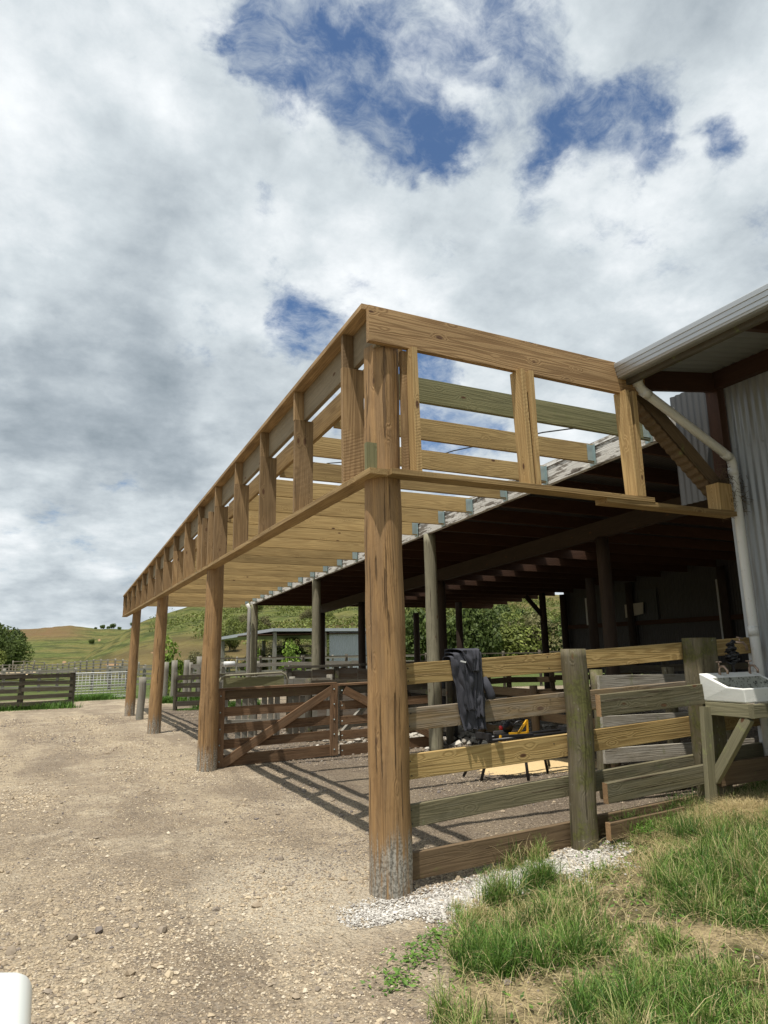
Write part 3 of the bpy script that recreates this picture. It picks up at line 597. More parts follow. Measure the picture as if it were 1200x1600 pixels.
MB().board((-0.05, LEN + .03, zj(LEN)), (3.6, LEN + .03, zj(LEN)), 0.045, 0.22).build('joist', 'joist', FR)

# ------------------------------------------------------------------ the old open shed
SH = empty('open_shed', (3.65, 0, 0), label='old open-sided shed with dark rafters and weathered white edge beam', cat='shed')
inv = Matrix.Translation((-3.65, 0, 0))
def shp(o): o.matrix_parent_inverse = Matrix.Translation((-3.65, 0, 0)); return o
ze = lambda y: 3.965 - 0.035 * (y - 0.4)
shp(MB().board((3.645, 0.32, ze(.32)), (3.645, 17.5, ze(17.5)), 0.07, 0.25, seg=12, warp=0.008).build('edge_beam', 'whitewash', SH, 0.003))
shp(MB().board((3.66, 0.32, ze(.32) + .155), (3.66, 17.5, ze(17.5) + .155), 0.05, 0.06, seg=6).build('roof_batten', 'whitewash', SH))
for y in (5.75, 11.53, 17.3):
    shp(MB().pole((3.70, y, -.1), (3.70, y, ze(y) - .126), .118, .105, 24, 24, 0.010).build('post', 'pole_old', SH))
for k, y in enumerate(np.arange(0.95, 17.5, 0.90)):
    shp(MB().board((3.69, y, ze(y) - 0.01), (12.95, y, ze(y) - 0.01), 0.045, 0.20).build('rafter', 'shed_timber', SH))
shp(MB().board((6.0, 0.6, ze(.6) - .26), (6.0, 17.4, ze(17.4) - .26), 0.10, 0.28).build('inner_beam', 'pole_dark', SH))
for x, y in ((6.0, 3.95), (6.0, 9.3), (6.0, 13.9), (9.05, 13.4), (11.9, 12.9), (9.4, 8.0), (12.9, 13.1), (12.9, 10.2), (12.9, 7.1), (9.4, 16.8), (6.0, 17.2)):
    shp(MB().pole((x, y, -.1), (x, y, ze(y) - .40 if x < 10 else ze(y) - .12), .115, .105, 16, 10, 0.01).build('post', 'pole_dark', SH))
shp(MB().board((11.9, 12.9, 2.65), (11.25, 12.9, 3.30), 0.06, 0.14).build('knee_brace', 'pole_dark', SH))
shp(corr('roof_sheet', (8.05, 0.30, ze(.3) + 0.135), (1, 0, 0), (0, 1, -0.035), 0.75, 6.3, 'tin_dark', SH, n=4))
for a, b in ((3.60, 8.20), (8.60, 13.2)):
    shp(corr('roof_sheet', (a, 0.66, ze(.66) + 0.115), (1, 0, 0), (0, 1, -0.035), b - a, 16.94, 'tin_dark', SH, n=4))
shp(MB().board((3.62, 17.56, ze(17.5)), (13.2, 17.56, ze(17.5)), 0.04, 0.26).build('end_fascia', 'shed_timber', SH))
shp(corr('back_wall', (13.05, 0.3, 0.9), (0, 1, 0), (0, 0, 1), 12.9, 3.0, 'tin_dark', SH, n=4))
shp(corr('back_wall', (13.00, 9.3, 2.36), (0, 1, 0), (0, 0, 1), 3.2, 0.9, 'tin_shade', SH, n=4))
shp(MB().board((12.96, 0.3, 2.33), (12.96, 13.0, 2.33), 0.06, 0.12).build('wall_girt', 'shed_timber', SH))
shp(MB().board((12.93, 12.0, 2.36), (12.93, 12.0, 3.2), 0.16, 0.03, up=(1, 0, 0)).build('pale_batten', 'frame_white', SH))
shp(MB().board((12.93, 7.25, 1.5), (12.93, 7.25, 3.3), 0.09, 0.03, up=(1, 0, 0)).build('pale_batten', 'frame_white', SH))
nb_ = MB(); vs = [(12.90, 9.75, 2.58), (12.90, 10.42, 2.50), (12.90, 10.42, 2.88), (12.90, 9.72, 2.90)]
nb_.add(vs + [(x + .02, y, z) for x, y, z in vs], [(3, 2, 1, 0), (4, 5, 6, 7), (0, 1, 5, 4), (1, 2, 6, 5), (2, 3, 7, 6), (3, 0, 4, 7)], vs * 2)
tag(nb_.build('notice_board', 'paper'), 'small torn pale board leaning on the dark back wall of the shed', 'board')
shp(MB().tube([(3.40, 17.1, 3.24), (3.47, 17.1, 3.1), (3.47, 17.1, 0.0)], 0.06, 10).build('downpipe', 'pvc', SH))

# ------------------------------------------------------------------ the iron-clad building on the right
BL = empty('iron_clad_building', (4.0, -2.5, 0), label='corrugated iron building with wide eave gutter at the right edge', cat='building')
def blp(o): o.matrix_parent_inverse = Matrix.Translation((-4.0, 2.5, 0)); return o
rz_ = lambda x: 4.23 + 0.165 * (x - 2.4)
blp(corr('wall', (4.0, -0.06, 0.25), (0, -1, 0), (0, 0, 1), 7.5, 4.22, 'tin', BL))
blp(corr('wall', (3.99, 0.62, 3.15), (0, -1, 0), (0, 0, 1), 0.62, 1.27, 'tin_shade', BL))  # roof shade on this infill is painted in through the darker iron
blp(corr('wall', (4.05, -0.02, 0.25), (1, 0, 0), (0, 0, 1), 5.0, 4.4, 'tin', BL, n=4))
blp(corr('roof', (2.42, 0.06, rz_(2.42)), (0, -1, 0), (1, 0, .165), 7.7, 7.0, 'tin_roof', BL, 0.11, 0.024))
blp(MB().board((4.03, -0.03, 0.2), (4.03, -0.03, 3.1), 0.10, 0.10, up=(1, 0, 0)).build('corner_flashing', 'tin_white', BL))
blp(MB().board((3.98, 0.02, 3.12), (3.98, 0.02, rz_(3.98) - .16), 0.14, 0.15, up=(1, 0, 0)).build('corner_post', 'red_timber', BL))
blp(MB().board((3.93, 0.09, rz_(3.93) - .12), (3.93, -7.5, rz_(3.93) - .12), 0.09, 0.18).build('wall_plate', 'red_timber', BL))
for y in (-0.02, -1.3, -2.6, -3.9, -5.2):
    blp(MB().board((2.50, y, rz_(2.5) - .10), (3.885, y, rz_(3.88) - .13), 0.05, 0.20 if y > -.1 else 0.12, seg=1).build('rafter', 'red_timber', BL))
blp(MB().board((2.50, 0.04, 4.12), (2.50, -7.5, 4.12), 0.045, 0.17).build('fascia', 'yard_dark', BL))
blp(MB().board((2.72, 0.02, rz_(2.72) - 0.055), (2.72, -7.5, rz_(2.72) - 0.055), 0.07, 0.07).build('purlin', 'red_timber', BL))
# gutter profile swept along Y
prof = [(2.478, 4.23), (2.474, 4.085), (2.40, 4.075), (2.372, 4.082), (2.368, 4.10), (2.360, 4.103), (2.358, 4.135), (2.350, 4.138), (2.347, 4.175), (2.339, 4.178), (2.336, 4.215), (2.346, 4.225), (2.354, 4.218), (2.362, 4.10), (2.40, 4.09), (2.462, 4.097), (2.466, 4.226)]
V = np.array([(x, y, z) for y in (-0.10, -7.6) for x, z in prof]); n_ = len(prof); i = np.arange(n_)
F = np.stack([i, (i + 1) % n_, (i + 1) % n_ + n_, i + n_], 1)
gt = blp(npmesh('gutter', V, F, 'gutter', {'gc': ('FLOAT_VECTOR', V)}, False, BL))
ec = MB(); ev = [(x, -0.098, z) for x, z in [prof[0], prof[1], prof[3], prof[7], prof[11]]]; ec.add(ev + [(x, y - .004, z) for x, y, z in ev], [(0, 1, 2, 3, 4), (9, 8, 7, 6, 5)] + [(i, (i + 1) % 5, (i + 1) % 5 + 5, i + 5) for i in range(5)], ev * 2)
ge = ec.build('gutter_end', 'gutter', gt)
sc0 = None
for zz_ in (0.9, 1.8, 2.7, 3.6, 4.3):
    for k in range(16):
        if sc0 is None: sc0 = MB().pole((0, 0, 0), (-.008, 0, 0), .008, .006, 8, 1).build('screw_head', 'steel', BL); q_ = sc0
        else: q_ = sc0.copy(); COL.objects.link(q_); q_.parent = BL
        blp(q_); q_.location = (3.991, -.10 - .019 - k * .152, zz_)
# PVC downpipe
blp(MB().tube([(2.60, -0.20, 4.13), (2.605, -0.20, 4.06), (2.625, -0.20, 4.02), (2.67, -0.20, 3.985)] + [(2.67 + 1.10 * t, -0.20 + .03 * t, 3.985 - 0.49 * t) for t in (.1, .3, .5, .7, .9, 1.0)] + [(3.82, -0.17, 3.46), (3.845, -0.165, 3.40), (3.85, -0.16, 3.30), (3.85, -0.16, 2.4), (3.86, -0.16, 1.3), (3.86, -0.16, 0.3)], 0.044, 20).build('downpipe', 'pvc', BL))
for c, d in (((2.60, -.20, 4.07), (0, 0, 1)), ((2.69, -.20, 3.975), (1, 0, -.45)), ((3.77, -.17, 3.49), (1, 0, -.45)), ((3.85, -.16, 3.33), (0, 0, 1)), ((3.85, -.16, 1.75), (0, 0, 1))):
    dv = Vector(d).normalized() * .045; blp(MB().tube([Vector(c) - dv, Vector(c) + dv], 0.0475, 20).build('pipe_collar', 'pvc', BL))
# diagonal eave brace with scalloped iron strip
blp(MB().board((2.66, -0.03, 4.12), (3.95, -0.03, 3.03), 0.07, 0.15, seg=10, warp=0.012).build('eave_brace', 'rail_dark', BL, 0.004))
blp(MB().board((2.70, 0.03, 4.03), (3.95, 0.03, 3.12), 0.05, 0.10, seg=1).build('eave_brace', 'red_timber', BL))
blp(corr('iron_strip', (2.58, 0.05, 4.02), (1.29, 0, -1.09), (0, -1, .1), 1.60, 0.14, 'rail_dark', BL, 0.085, 0.007, 8))
# nest
ns = empty('bird_nest', (3.78, -0.12, 3.12), label='straggly straw bird nest wedged behind the white downpipe', cat='nest')
nm_ = MB()
for k in range(330):
    p = Vector((RNG.normal(0, .085), RNG.normal(0, .04), RNG.normal(0, .10))); d = Vector(RNG.normal(0, 1, 3)); d.z *= .7; d = d.normalized() * RNG.uniform(.05, .13)
    q = p + d * .5 + Vector(RNG.normal(0, .015, 3)); nm_.tube([p, q, p + d], 0.0022, 4)
nm_.build('straw', 'nest', ns)

# ------------------------------------------------------------------ front rail fence
FN = empty('rail_fence', (0, 0, 0), label='five-rail timber fence from the corner pole to the iron building', cat='fence')
def rail(x0, x1, z0, z1, h, y, mat, nm='rail', parent=FN, t=0.048, y1=None, w_=0.004):
    return MB().board((x0, y, z0 - h / 2), (x1, y if y1 is None else y1, z1 - h / 2), t, h, seg=6, warp=w_).build(nm, mat, parent, 0.0035)
X1 = 1.72; X2 = 3.97
for a, b, h, m1, m2, s in ((1.518, .043, .152, 'rail', 'rail', 1), (1.200, .035, .160, 'rail2', 'rail2', -1), (.878, .037, .170, 'rail', 'rail', 1), (.537, .043, .150, 'rail_green', 'rail_green', -1), (.222, .032, .175, 'rail_dark', 'rail_dark', 1)):
    rail(0.13, X1, a + b * .13, a + b * X1, h, 0.005, m1, w_=.005 * s)
    rail(X1 + .004, X2, a + b * X1, a + b * X2, h, 0.007, m2, w_=-.005 * s)
rail(1.77, 3.02, 1.245, 1.295, .168, -.235, 'rail_green'); rail(1.77, 3.05, .575, .635, .150, -.235, 'rail_green'); rail(1.77, 2.60, .285, .32, .125, -.235, 'rail_dark')
for x_, z_, h_ in ((1.765, 1.161, .168), (1.765, .50, .150), (1.765, .2225, .125)): MB().board((x_, -.235, z_), (x_ + .006, -.235, z_), .049, h_ + .002).build('cut_end', 'end_grain', FN)
rail(3.06, 3.9, .62, .63, .19, -.235, 'rail_dark'); 
def fpost(x, y, h, rx, mat='mossy'):
    mb = MB(); mb.pole((x, y, -.1), (x + .01, y, h), rx, rx * .93, 20, 26, 0.022); return mb.build('post', mat, FN)
fpost(1.635, -0.125, 1.61, .109); 
MB().board((3.15, -0.11, 0), (3.16, -0.11, 1.69), 0.19, 0.26, up=(1, 0, 0), seg=12, warp=.01).build('post', 'mossy', FN, 0.025)
MB().board((2.87, -0.285, 0.2), (2.925, -0.285, 1.10), 0.045, 0.10, up=(1, 0, 0)).build('batten', 'bearer', FN, 0.004)
# nail heads
nl = None
NX = [(.165, 0, 1.49), (.165, 0, 1.40), (.18, 0, 1.17), (.165, 0, 1.08), (.165, 0, .84), (.175, 0, .74), (.165, 0, .51), (.17, 0, .42), (1.46, 0, 1.55), (1.47, 0, 1.46), (1.46, 0, 1.21), (1.47, 0, .87), (1.82, 0, 1.55), (1.81, 0, 1.47)]
for x, _, z in NX:
    if nl is None: nl = MB().pole((0, 0, 0), (0, -.002, 0), .005, .005, 8, 1).build('nail_head', 'black', FN); q_ = nl
    else: q_ = nl.copy(); COL.objects.link(q_); q_.parent = FN
    q_.location = (x, -.0215, z)
# inner race fence behind it
RF = empty('race_fence', (3.3, 1.4, 0), label='low pale grey board fence just behind the front rail fence', cat='fence')
rfm = Matrix.Translation((-3.3, -1.4, 0))
for z in (1.34, .90, .56): MB().board((3.32, 1.42, z - .10), (5.6, 1.30, z - .12), 0.04, 0.155, seg=3, warp=.01).build('rail', 'yard_light', RF).matrix_parent_inverse = rfm
for x in (3.38, 4.5, 5.5): MB().pole((x, 1.5, 0), (x, 1.5, 1.38), .075, .07, 14, 8, .02).build('post', 'mossy', RF).matrix_parent_inverse = rfm
MB().board((3.7, 1.33, .20), (5.4, .75, .33), .05, .18).build('skid_board', 'yard_light', RF).matrix_parent_inverse = rfm

# ------------------------------------------------------------------ tub on its bracket, taps
TB = empty('wash_tub', (3.1, -0.15, 1.13), label='white concrete wash tub on a timber bracket beside the wall', cat='tub')
tbm = Matrix.Translation((-3.1, .15, -1.13))
def tbp(o): o.matrix_parent_inverse = tbm; return o
x0, x1, yb, yf, zb = 2.945, 3.66, -0.235, -0.66, 1.145
import bmesh
def tub_mesh():
    bm = bmesh.new()
    def V_(x, y, z): return bm.verts.new((x, y, z))
    pr = [(yb, zb), (yf, zb), (yf, 1.265), (yf + .16, 1.275), (yb - .03, 1.375), (yb, 1.38)]
    L = [V_(x0 + (.015 if z < 1.2 else 0), y, z) for y, z in pr]; Rr = [V_(x1, y, z) for y, z in pr]
    bm.faces.new(L[::-1]); bm.faces.new(Rr)
    for i in range(6):
        j = (i + 1) % 6
        if i in (2, 3): continue
        bm.faces.new((L[i], L[j], Rr[j], Rr[i]))
    t = .035
    ring_o = [L[2], L[3], L[4], Rr[4], Rr[3], Rr[2]]
    ins = [V_(x0 + t, yf + t, 1.263), V_(x0 + t, yf + .16, 1.272), V_(x0 + t, yb - .10, 1.345), V_(x1 - t, yb - .10, 1.345), V_(x1 - t, yf + .16, 1.272), V_(x1 - t, yf + t, 1.263)]
    for i in range(6): j = (i + 1) % 6; bm.faces.new((ring_o[i], ring_o[j], ins[j], ins[i]))
    bt = [V_(x0 + .09, yf + .08, 1.16), V_(x0 + .08, yf + .18, 1.16), V_(x0 + .09, yb - .14, 1.16), V_(x1 - .09, yb - .14, 1.16), V_(x1 - .08, yf + .18, 1.16), V_(x1 - .09, yf + .08, 1.16)]
    fi = []
    for i in range(6): j = (i + 1) % 6; fi.append(bm.faces.new((ins[i], ins[j], bt[j], bt[i])))
    fi.append(bm.faces.new(bt))
    for f in fi: f.material_index = 1
    bmesh.ops.recalc_face_normals(bm, faces=bm.faces)
    me = bpy.data.meshes.new('basin'); bm.to_mesh(me); me.materials.append(M['tub']); me.materials.append(M['grime'])
    o = bpy.data.objects.new('basin', me); COL.objects.link(o); o.parent = TB
    b = o.modifiers.new('bevel', 'BEVEL'); b.width = .012; b.segments = 3; b.limit_method = 'ANGLE'; b.angle_limit = R(35)
    return o
tbp(tub_mesh())
tbp(MB().board((2.985, -.26, 1.085), (2.985, -.70, 1.085), .05, .11).build('bearer', 'bearer', TB, .004))
tbp(MB().board((2.955, -.70, 1.085), (3.95, -.70, 1.085), .05, .11).build('bearer', 'bearer', TB, .004))
tbp(MB().board((2.99, -.64, 1.03), (2.95, -.28, .50), .05, .09, up=(0, 1, 0)).build('brace', 'bearer', TB, .004))
tbp(MB().board((3.75, -.64, 1.03), (3.75, -.28, .50), .05, .09, up=(0, 1, 0)).build('brace', 'rail_green', TB, .004))
for x in (3.15, 3.55):
    p = tbp(MB().tube([(x, -.29, 1.30), (x, -.29, 1.41), (x, -.30, 1.435), (x, -.34, 1.435), (x, -.37, 1.40), (x, -.37, 1.37)], .011, 10).build('tap', 'brass', TB))
    h_ = MB().tube([(x - .03, -.29, 1.475), (x + .03, -.29, 1.475)], .006, 8); h_.tube([(x, -.29, 1.43), (x, -.29, 1.475)], .006, 8); h_.tube([(x, -.32, 1.475), (x, -.26, 1.475)], .006, 8); h_.build('tap_handle', 'brass', p).matrix_parent_inverse = tbm if False else Matrix.Identity(4)
WP = empty('water_pipe', (3.40, -.15, 1.2), label='lagged water pipe with a bent brass garden tap on the mossy post', cat='tap')
wpm = Matrix.Translation((-3.40, .15, -1.2))
MB().tube([(3.40, -.24, 1.2), (3.40, -.24, 1.5), (3.395, -.24, 1.62), (3.42, -.25, 1.66), (3.46, -.26, 1.64)], .013, 8).build('pipe', 'black', WP).matrix_parent_inverse = wpm
lag = MB()
for k in range(16): a = k * 1.1; c = Vector((3.40 + .02 * math.sin(a), -.24 + .02 * math.cos(a * 1.3), 1.46 + .012 * k)); lag.tube([c + Vector((.03 * math.cos(q), .03 * math.sin(q), .01 * math.sin(q + k))) for q in np.linspace(0, 6.28, 9)], .010, 6)
lag.build('lagging', 'black', WP).matrix_parent_inverse = wpm
MB().tube([(3.44, -.26, 1.645), (3.52, -.28, 1.64), (3.55, -.285, 1.61), (3.555, -.285, 1.57)], .012, 10).build('spout', 'brass', WP).matrix_parent_inverse = wpm
MB().tube([(3.46, -.265, 1.69), (3.53, -.275, 1.68)], .006, 8).tube([(3.49, -.268, 1.64), (3.492, -.268, 1.685)], .006, 8).build('tap_handle', 'brass', WP).matrix_parent_inverse = wpm

# ------------------------------------------------------------------ jacket over the top rail
def jacket():
    J = empty('jacket', (.66, -.03, 1.54), label='charcoal hooded sweatshirt draped over the top rail', cat='jacket')
    jm = Matrix.Translation((-.66, .03, -1.54))
    def drape(name, xc, wtop, wbot, front, back, xshift, folds, off, amp, seed):
        nu, nv = 46, 70; V = []; 
        for iv in range(nv + 1):
            s_ = -back + (front + back) * iv / nv
            for iu in range(nu + 1):
                u = iu / nu * 2 - 1
                zt = 1.518 + .043 * xc + .008 + off
                if s_ < -.04: y = .036 + off; z = zt - (-s_ - .04); 
                elif s_ < .04: a = (s_ + .04) / .08 * math.pi; y = .005 + (.031 + off) * math.cos(a); z = zt + .012 * math.sin(a)
                else: y = -.026 - off; z = zt - (s_ - .04)
                tt = max(0, s_) / max(front, .01); wd = wtop + (wbot - wtop) * tt ** .8
                k = min(1, max(0, s_) / .12 + .15)
                fl = math.sin(u * folds * 3.1 + tt * 1.6 + seed) * amp * k + mn.noise(Vector((u * 2.5 + seed, s_ * 7, seed))) * amp * 1.6
                x = xc + xshift * tt + wd / 2 * u + .010 * mn.noise(Vector((s_ * 9, u, seed + 4))) * (1 if abs(u) > .6 else 0)
                round_ = .022 * (1 - u * u) * k
                sg = -1 if s_ > 0 else 1
                V.append((x, y + sg * (abs(fl) + round_), z + .02 * mn.noise(Vector((u * 3, seed, 2))) * (tt > .9) + .022 * (1 - abs(u)) * (iv == nv) + (mn.noise(Vector((u * 2.2, s_ * 8, seed))) * .008 if abs(s_) < .05 else 0)))
        V = np.array(V); i = (np.arange(nv)[:, None] * (nu + 1) + np.arange(nu)[None]).ravel()
        F = np.stack([i, i + nu + 1, i + nu + 2, i + 1], 1)
        o = npmesh(name, V, F, 'cloth', None, True, J); o.matrix_parent_inverse = jm
        sd = o.modifiers.new('thick', 'SOLIDIFY'); sd.thickness = .007; sd.offset = 0
        return o
    drape('body', .655, .29, .20, .58, .22, .050, 1.5, .004, .026, 1.0)
    drape('sleeve', .595, .12, .10, .46, .10, .075, 0.7, .032, .010, 5.0)
    drape('sleeve', .725, .115, .09, .52, .12, .025, 0.8, .034, .012, 9.0)
    drape('hood', .665, .21, .07, .20, .12, .03, 1.0, .058, .022, 14.0)
    o = MB().tube([(.80, -.05, 1.40), (.825, -.08, 1.33), (.845, -.085, 1.275), (.85, -.08, 1.25)], .034, 12).build('cuff', 'cloth', J); o.matrix_parent_inverse = jm
    o = MB().board((.572, -.105, 1.535), (.615, -.11, 1.525), .004, .012).build('logo_tab', 'frame_white', J); o.matrix_parent_inverse = jm
jacket()

# ------------------------------------------------------------------ mitre saw on a stand
MS = empty('mitre_saw_stand', (3.25, 3.05, 0), 0, label='black folding saw stand with splayed legs carrying the yellow saw', cat='saw stand')
for dy in (-.12, .12): MB().tube([(-.42, dy, .50), (1.0, dy, .53)], .020, 8).build('rail', 'black', MS)
for a, b in (((-.36, -.1, .50), (-.48, -.02, .02)), ((-.36, .1, .50), (-.50, .36, .02)), ((.14, -.1, .50), (.05, -.28, .02)), ((.42, -.1, .50), (.60, .02, .02)), ((.62, .1, .5), (.9, .35, .02))): MB().tube([a, b], .019, 8).build('leg', 'black', MS)
for x in (-.40, .95): MB().board((x, -.15, .55), (x, .15, .55), .05, .07).build('work_support', 'black', MS)
SW = empty('mitre_saw', (3.22, 3.02, .515), R(-8), label='yellow and black mitre saw with a red switch', cat='saw'); SW.scale = (.72, .72, .72)
MB().board((-.22, 0, .03), (.42, 0, .03), .30, .05).build('table', 'black', SW, .008)
MB().board((-.26, .08, .08), (.36, .08, .08), .03, .05).build('fence', 'steel', SW, .004)
MB().pole((-.02, .02, .17), (-.02, -.02, .17), .10, .10, 28, 1).build('blade_guard', 'black', SW)
MB().pole((-.02, -.03, .19), (-.16, -.05, .17), .05, .045, 20, 3).build('motor', 'black', SW)
MB().tube([(.04, -.1, .20), (.09, -.14, .26), (.16, -.13, .28), (.24, -.1, .25)], .018, 10).build('handle', 'black', SW)
MB().pole((-.16, -.05, .17), (-.20, -.05, .17), .040, .036, 14, 1).build('switch', 'red', SW)
MB().board((-.24, -.12, -.12), (-.21, -.12, .05), .05, .06, up=(1, 0, 0)).build('clamp', 'yellow', SW)
for p, q in (((.33, -.09, .03), (.33, -.09, .29)), ((.33, -.09, .28), (.16, -.09, .08)), ((-.04, -.09, .07), (.34, -.09, .07))): MB().board(p, q, .03, .04, up=(0, 1, 0)).build('side_frame', 'yellow', SW)
# sawdust
def heap(name, cx, cy, rx, ry, h, mat, n=70):
    a = np.linspace(-1.3, 1.3, n); X, Y = np.meshgrid(a, a); r = np.hypot(X, Y) + .35 * (fbm(X, Y, 1.6, 3, 3) - .5)
    Z = h * np.clip(1 - r, -0.35, 1) + .012 * (fbm(X, Y, 14, 2, 1) - .4)
    wx = cx + X * rx; wy = cy + Y * ry; V = np.stack([wx.ravel(), wy.ravel(), Z.ravel() + gz(wx.ravel(), wy.ravel()) + .004], 1)
    i = (np.arange(n - 1)[:, None] * n + np.arange(n - 1)[None]).ravel(); F = np.stack([i, i + 1, i + 1 + n, i + n], 1)
    return npmesh(name, V, F, mat, None, True)
M['sawdust'] = simple('sawdust', (0.62, 0.46, 0.24), 0.95, 0, 0.25, 25, None, 0.6)
tag(heap('sawdust', 4.2, 3.6, .95, .55, .05, 'sawdust'), 'pale yellow sawdust spread on the ground under the saw', 'sawdust', kind='stuff')

# ------------------------------------------------------------------ gates
def yard_gate(x0, x1, y0, y1, flip, label, ztop0=1.10, ztop1=1.13):
    G = empty('wooden_gate', (x0, y0, 0), label=label, cat='gate'); gi = Matrix.Translation((-x0, -y0, 0))
    def gp(o): o.matrix_parent_inverse = gi; return o
    P = lambda t, z, dy=0: (x0 + (x1 - x0) * t, y0 + (y1 - y0) * t + dy, z + (ztop1 - ztop0) * t)
    gp(MB().board(P(0, 1.115), P(1, 1.115), .13, .035, seg=4, warp=.006).build('top_cap', 'gate', G, .003))
    for z, m_ in ((1.025, 'yard_dark' if flip else 'rail_dark'), (.785, 'gate'), (.545, 'gate'), (.32, 'gate'), (.085, 'gate')):
        gp(MB().board(P(.02, z), P(.98, z), .035, .135 if z > .2 else .17, seg=4, warp=.006).build('rail', m_, G, .002))
    for t in ((.025, .975) if not flip else (.975,)): gp(MB().board(P(t, -.0, -.045), P(t, 1.095, -.045), .045, .13, up=(1, 0, 0)).build('stile', 'gate', G, .003))
    a, b = ((.05, .05), (.97, 1.03)) if not flip else ((.05, 1.03), (.95, .12))
    gp(MB().board(P(a[0], a[1], -.044), P(b[0], b[1], -.044), .04, .13, up=(0, 0, 1)).build('brace', 'gate', G, .003))
    for t in (.025, .975):
        for z in (1.02, .785, .545, .32, .09): q = Vector(P(t, z, -.07)); gp(MB().pole(q, q + Vector((0, -.006, 0)), .012, .011, 8, 1).build('bolt', 'zinc', G))
yard_gate(.08, 2.03, 5.98, 6.08, False, 'brown timber gate hung on the second round pole from the front')
yard_gate(2.07, 4.05, 6.08, 6.20, True, 'brown timber gate with a falling brace, half hidden by the corner pole')

# ------------------------------------------------------------------ yard fences
def fence(name, p0, p1, h, rails, mat, label, npost, cat='fence', rh=.13, pm=None, group=None, postover=.06, ground=None, rnd=False, pr_=.07):
    p0 = Vector((*p0, 0)); p1 = Vector((*p1, 0)); L = (p1 - p0).length; d = (p1 - p0).normalized(); nrm = Vector((d.y, -d.x, 0))
    if nrm.y > 0: nrm = -nrm
    E_ = empty(name, p0, label=label, cat=cat, group=group); inv_ = Matrix.Translation(-p0)
    g = ground or (lambda p: 0.0)
    for k in range(npost):
        t = k / (npost - 1) if npost > 1 else 0; p = p0 + (p1 - p0) * t + Vector((0, 0, g(p0 + (p1 - p0) * t)))
        hh = h + postover + RNG.normal(0, .03)
        mb = MB(); mb.pole(p - Vector((0, 0, .3)), p + Vector((RNG.normal(0, .02), 0, hh)), pr_, pr_ * .92, 10, 6, .015) if not rnd else mb.board(p - Vector((0, 0, .3)), p + Vector((0, 0, hh)), pr_ * 2, pr_ * 2, up=(1, 0, 0))
        mb.build('post', pm or mat, E_).matrix_parent_inverse = inv_
    for j in range(rails):
        z = h - rh / 2 - (h - .1) * j / max(1, rails - .3)
        for k in range(max(1, npost - 1)):
            a = p0 + (p1 - p0) * (k / max(1, npost - 1)); b = p0 + (p1 - p0) * ((k + 1) / max(1, npost - 1))
            a = a + Vector((0, 0, z + g(a) + RNG.normal(0, .012))) + nrm * (pr_ + .02); b = b + Vector((0, 0, z + g(b) + RNG.normal(0, .012))) + nrm * (pr_ + .02)
            MB().board(a, b - d * .005, .035, rh).build('rail', mat, E_).matrix_parent_inverse = inv_
    return E_
# left fence with a top cap and the mesh gate
lf = fence('rail_fence', (-1.42, 21.7), (-7.6, 21.0), 1.13, 5, 'yard_dark', 'grey board fence with flat top cap at the left edge with weeds under it', 5, rh=.13, pr_=.10)
MB().board((-1.3, 21.62, 1.17), (-7.6, 20.9, 1.17), .18, .04).build('top_cap', 'yard', lf).matrix_parent_inverse = Matrix.Translation((1.42, -21.7, 0))
MG = empty('mesh_gate', (-1.30, 25.6, 0), label='wide pipe gate with square wire mesh between fence and far pole', cat='gate')
A_ = Vector((0, 0, 0)); B_ = Vector((2.35, .55, 0)); dv = B_
def mp(t, z): return (dv.x * t, dv.y * t, z)
MB().tube([mp(0, .08), mp(0, 1.05), mp(1, 1.05), mp(1, .08), mp(0, .08)], .022, 8).build('pipe_frame', 'frame_white', MG)
ms = MB()
for t in np.linspace(.03, .97, 17): ms.tube([mp(t, .1), mp(t, 1.04)], .009, 4)
for z in np.linspace(.15, .98, 9): ms.tube([mp(0.01, z), mp(.99, z)], .009, 4)
ms.build('wire_mesh', 'frame_white', MG)
# lone posts
tag(MB().pole((.09, 15.2, -.2), (.10, 15.2, 1.10), .10, .095, 14, 8, .02).build('short_post', 'yard'), 'short weathered post standing between the two farthest round poles', 'post')
for k, (x, y, h) in enumerate(((1.48, 22.3, 1.42), (1.70, 22.1, 1.44), (1.97, 21.8, 1.50), (2.33, 21.4, 1.50), (2.75, 21.2, 1.62), (3.15, 21.0, 1.6))):
    o = MB().pole((x, y, -.2), (x, y, h), .11, .105, 12, 6, .02).build('palisade_post', 'yard'); tag(o, ('thick grey post nearest the third pole, first of the close row', 'second thick grey post from the left in the close row', 'third thick grey post from the left in the close row', 'fourth thick grey post from the left in the close row', 'fifth thick grey post from the left, above the short rail panel', 'last thick grey post of the close row, nearest the second pole')[k], 'post', 'row of thick grey yard posts')
fence('rail_fence', (1.42, 17.8), (3.0, 17.75), 1.06, 4, 'yard_dark', 'short dark four-rail fence panel right of the third pole', 2, rh=.15)
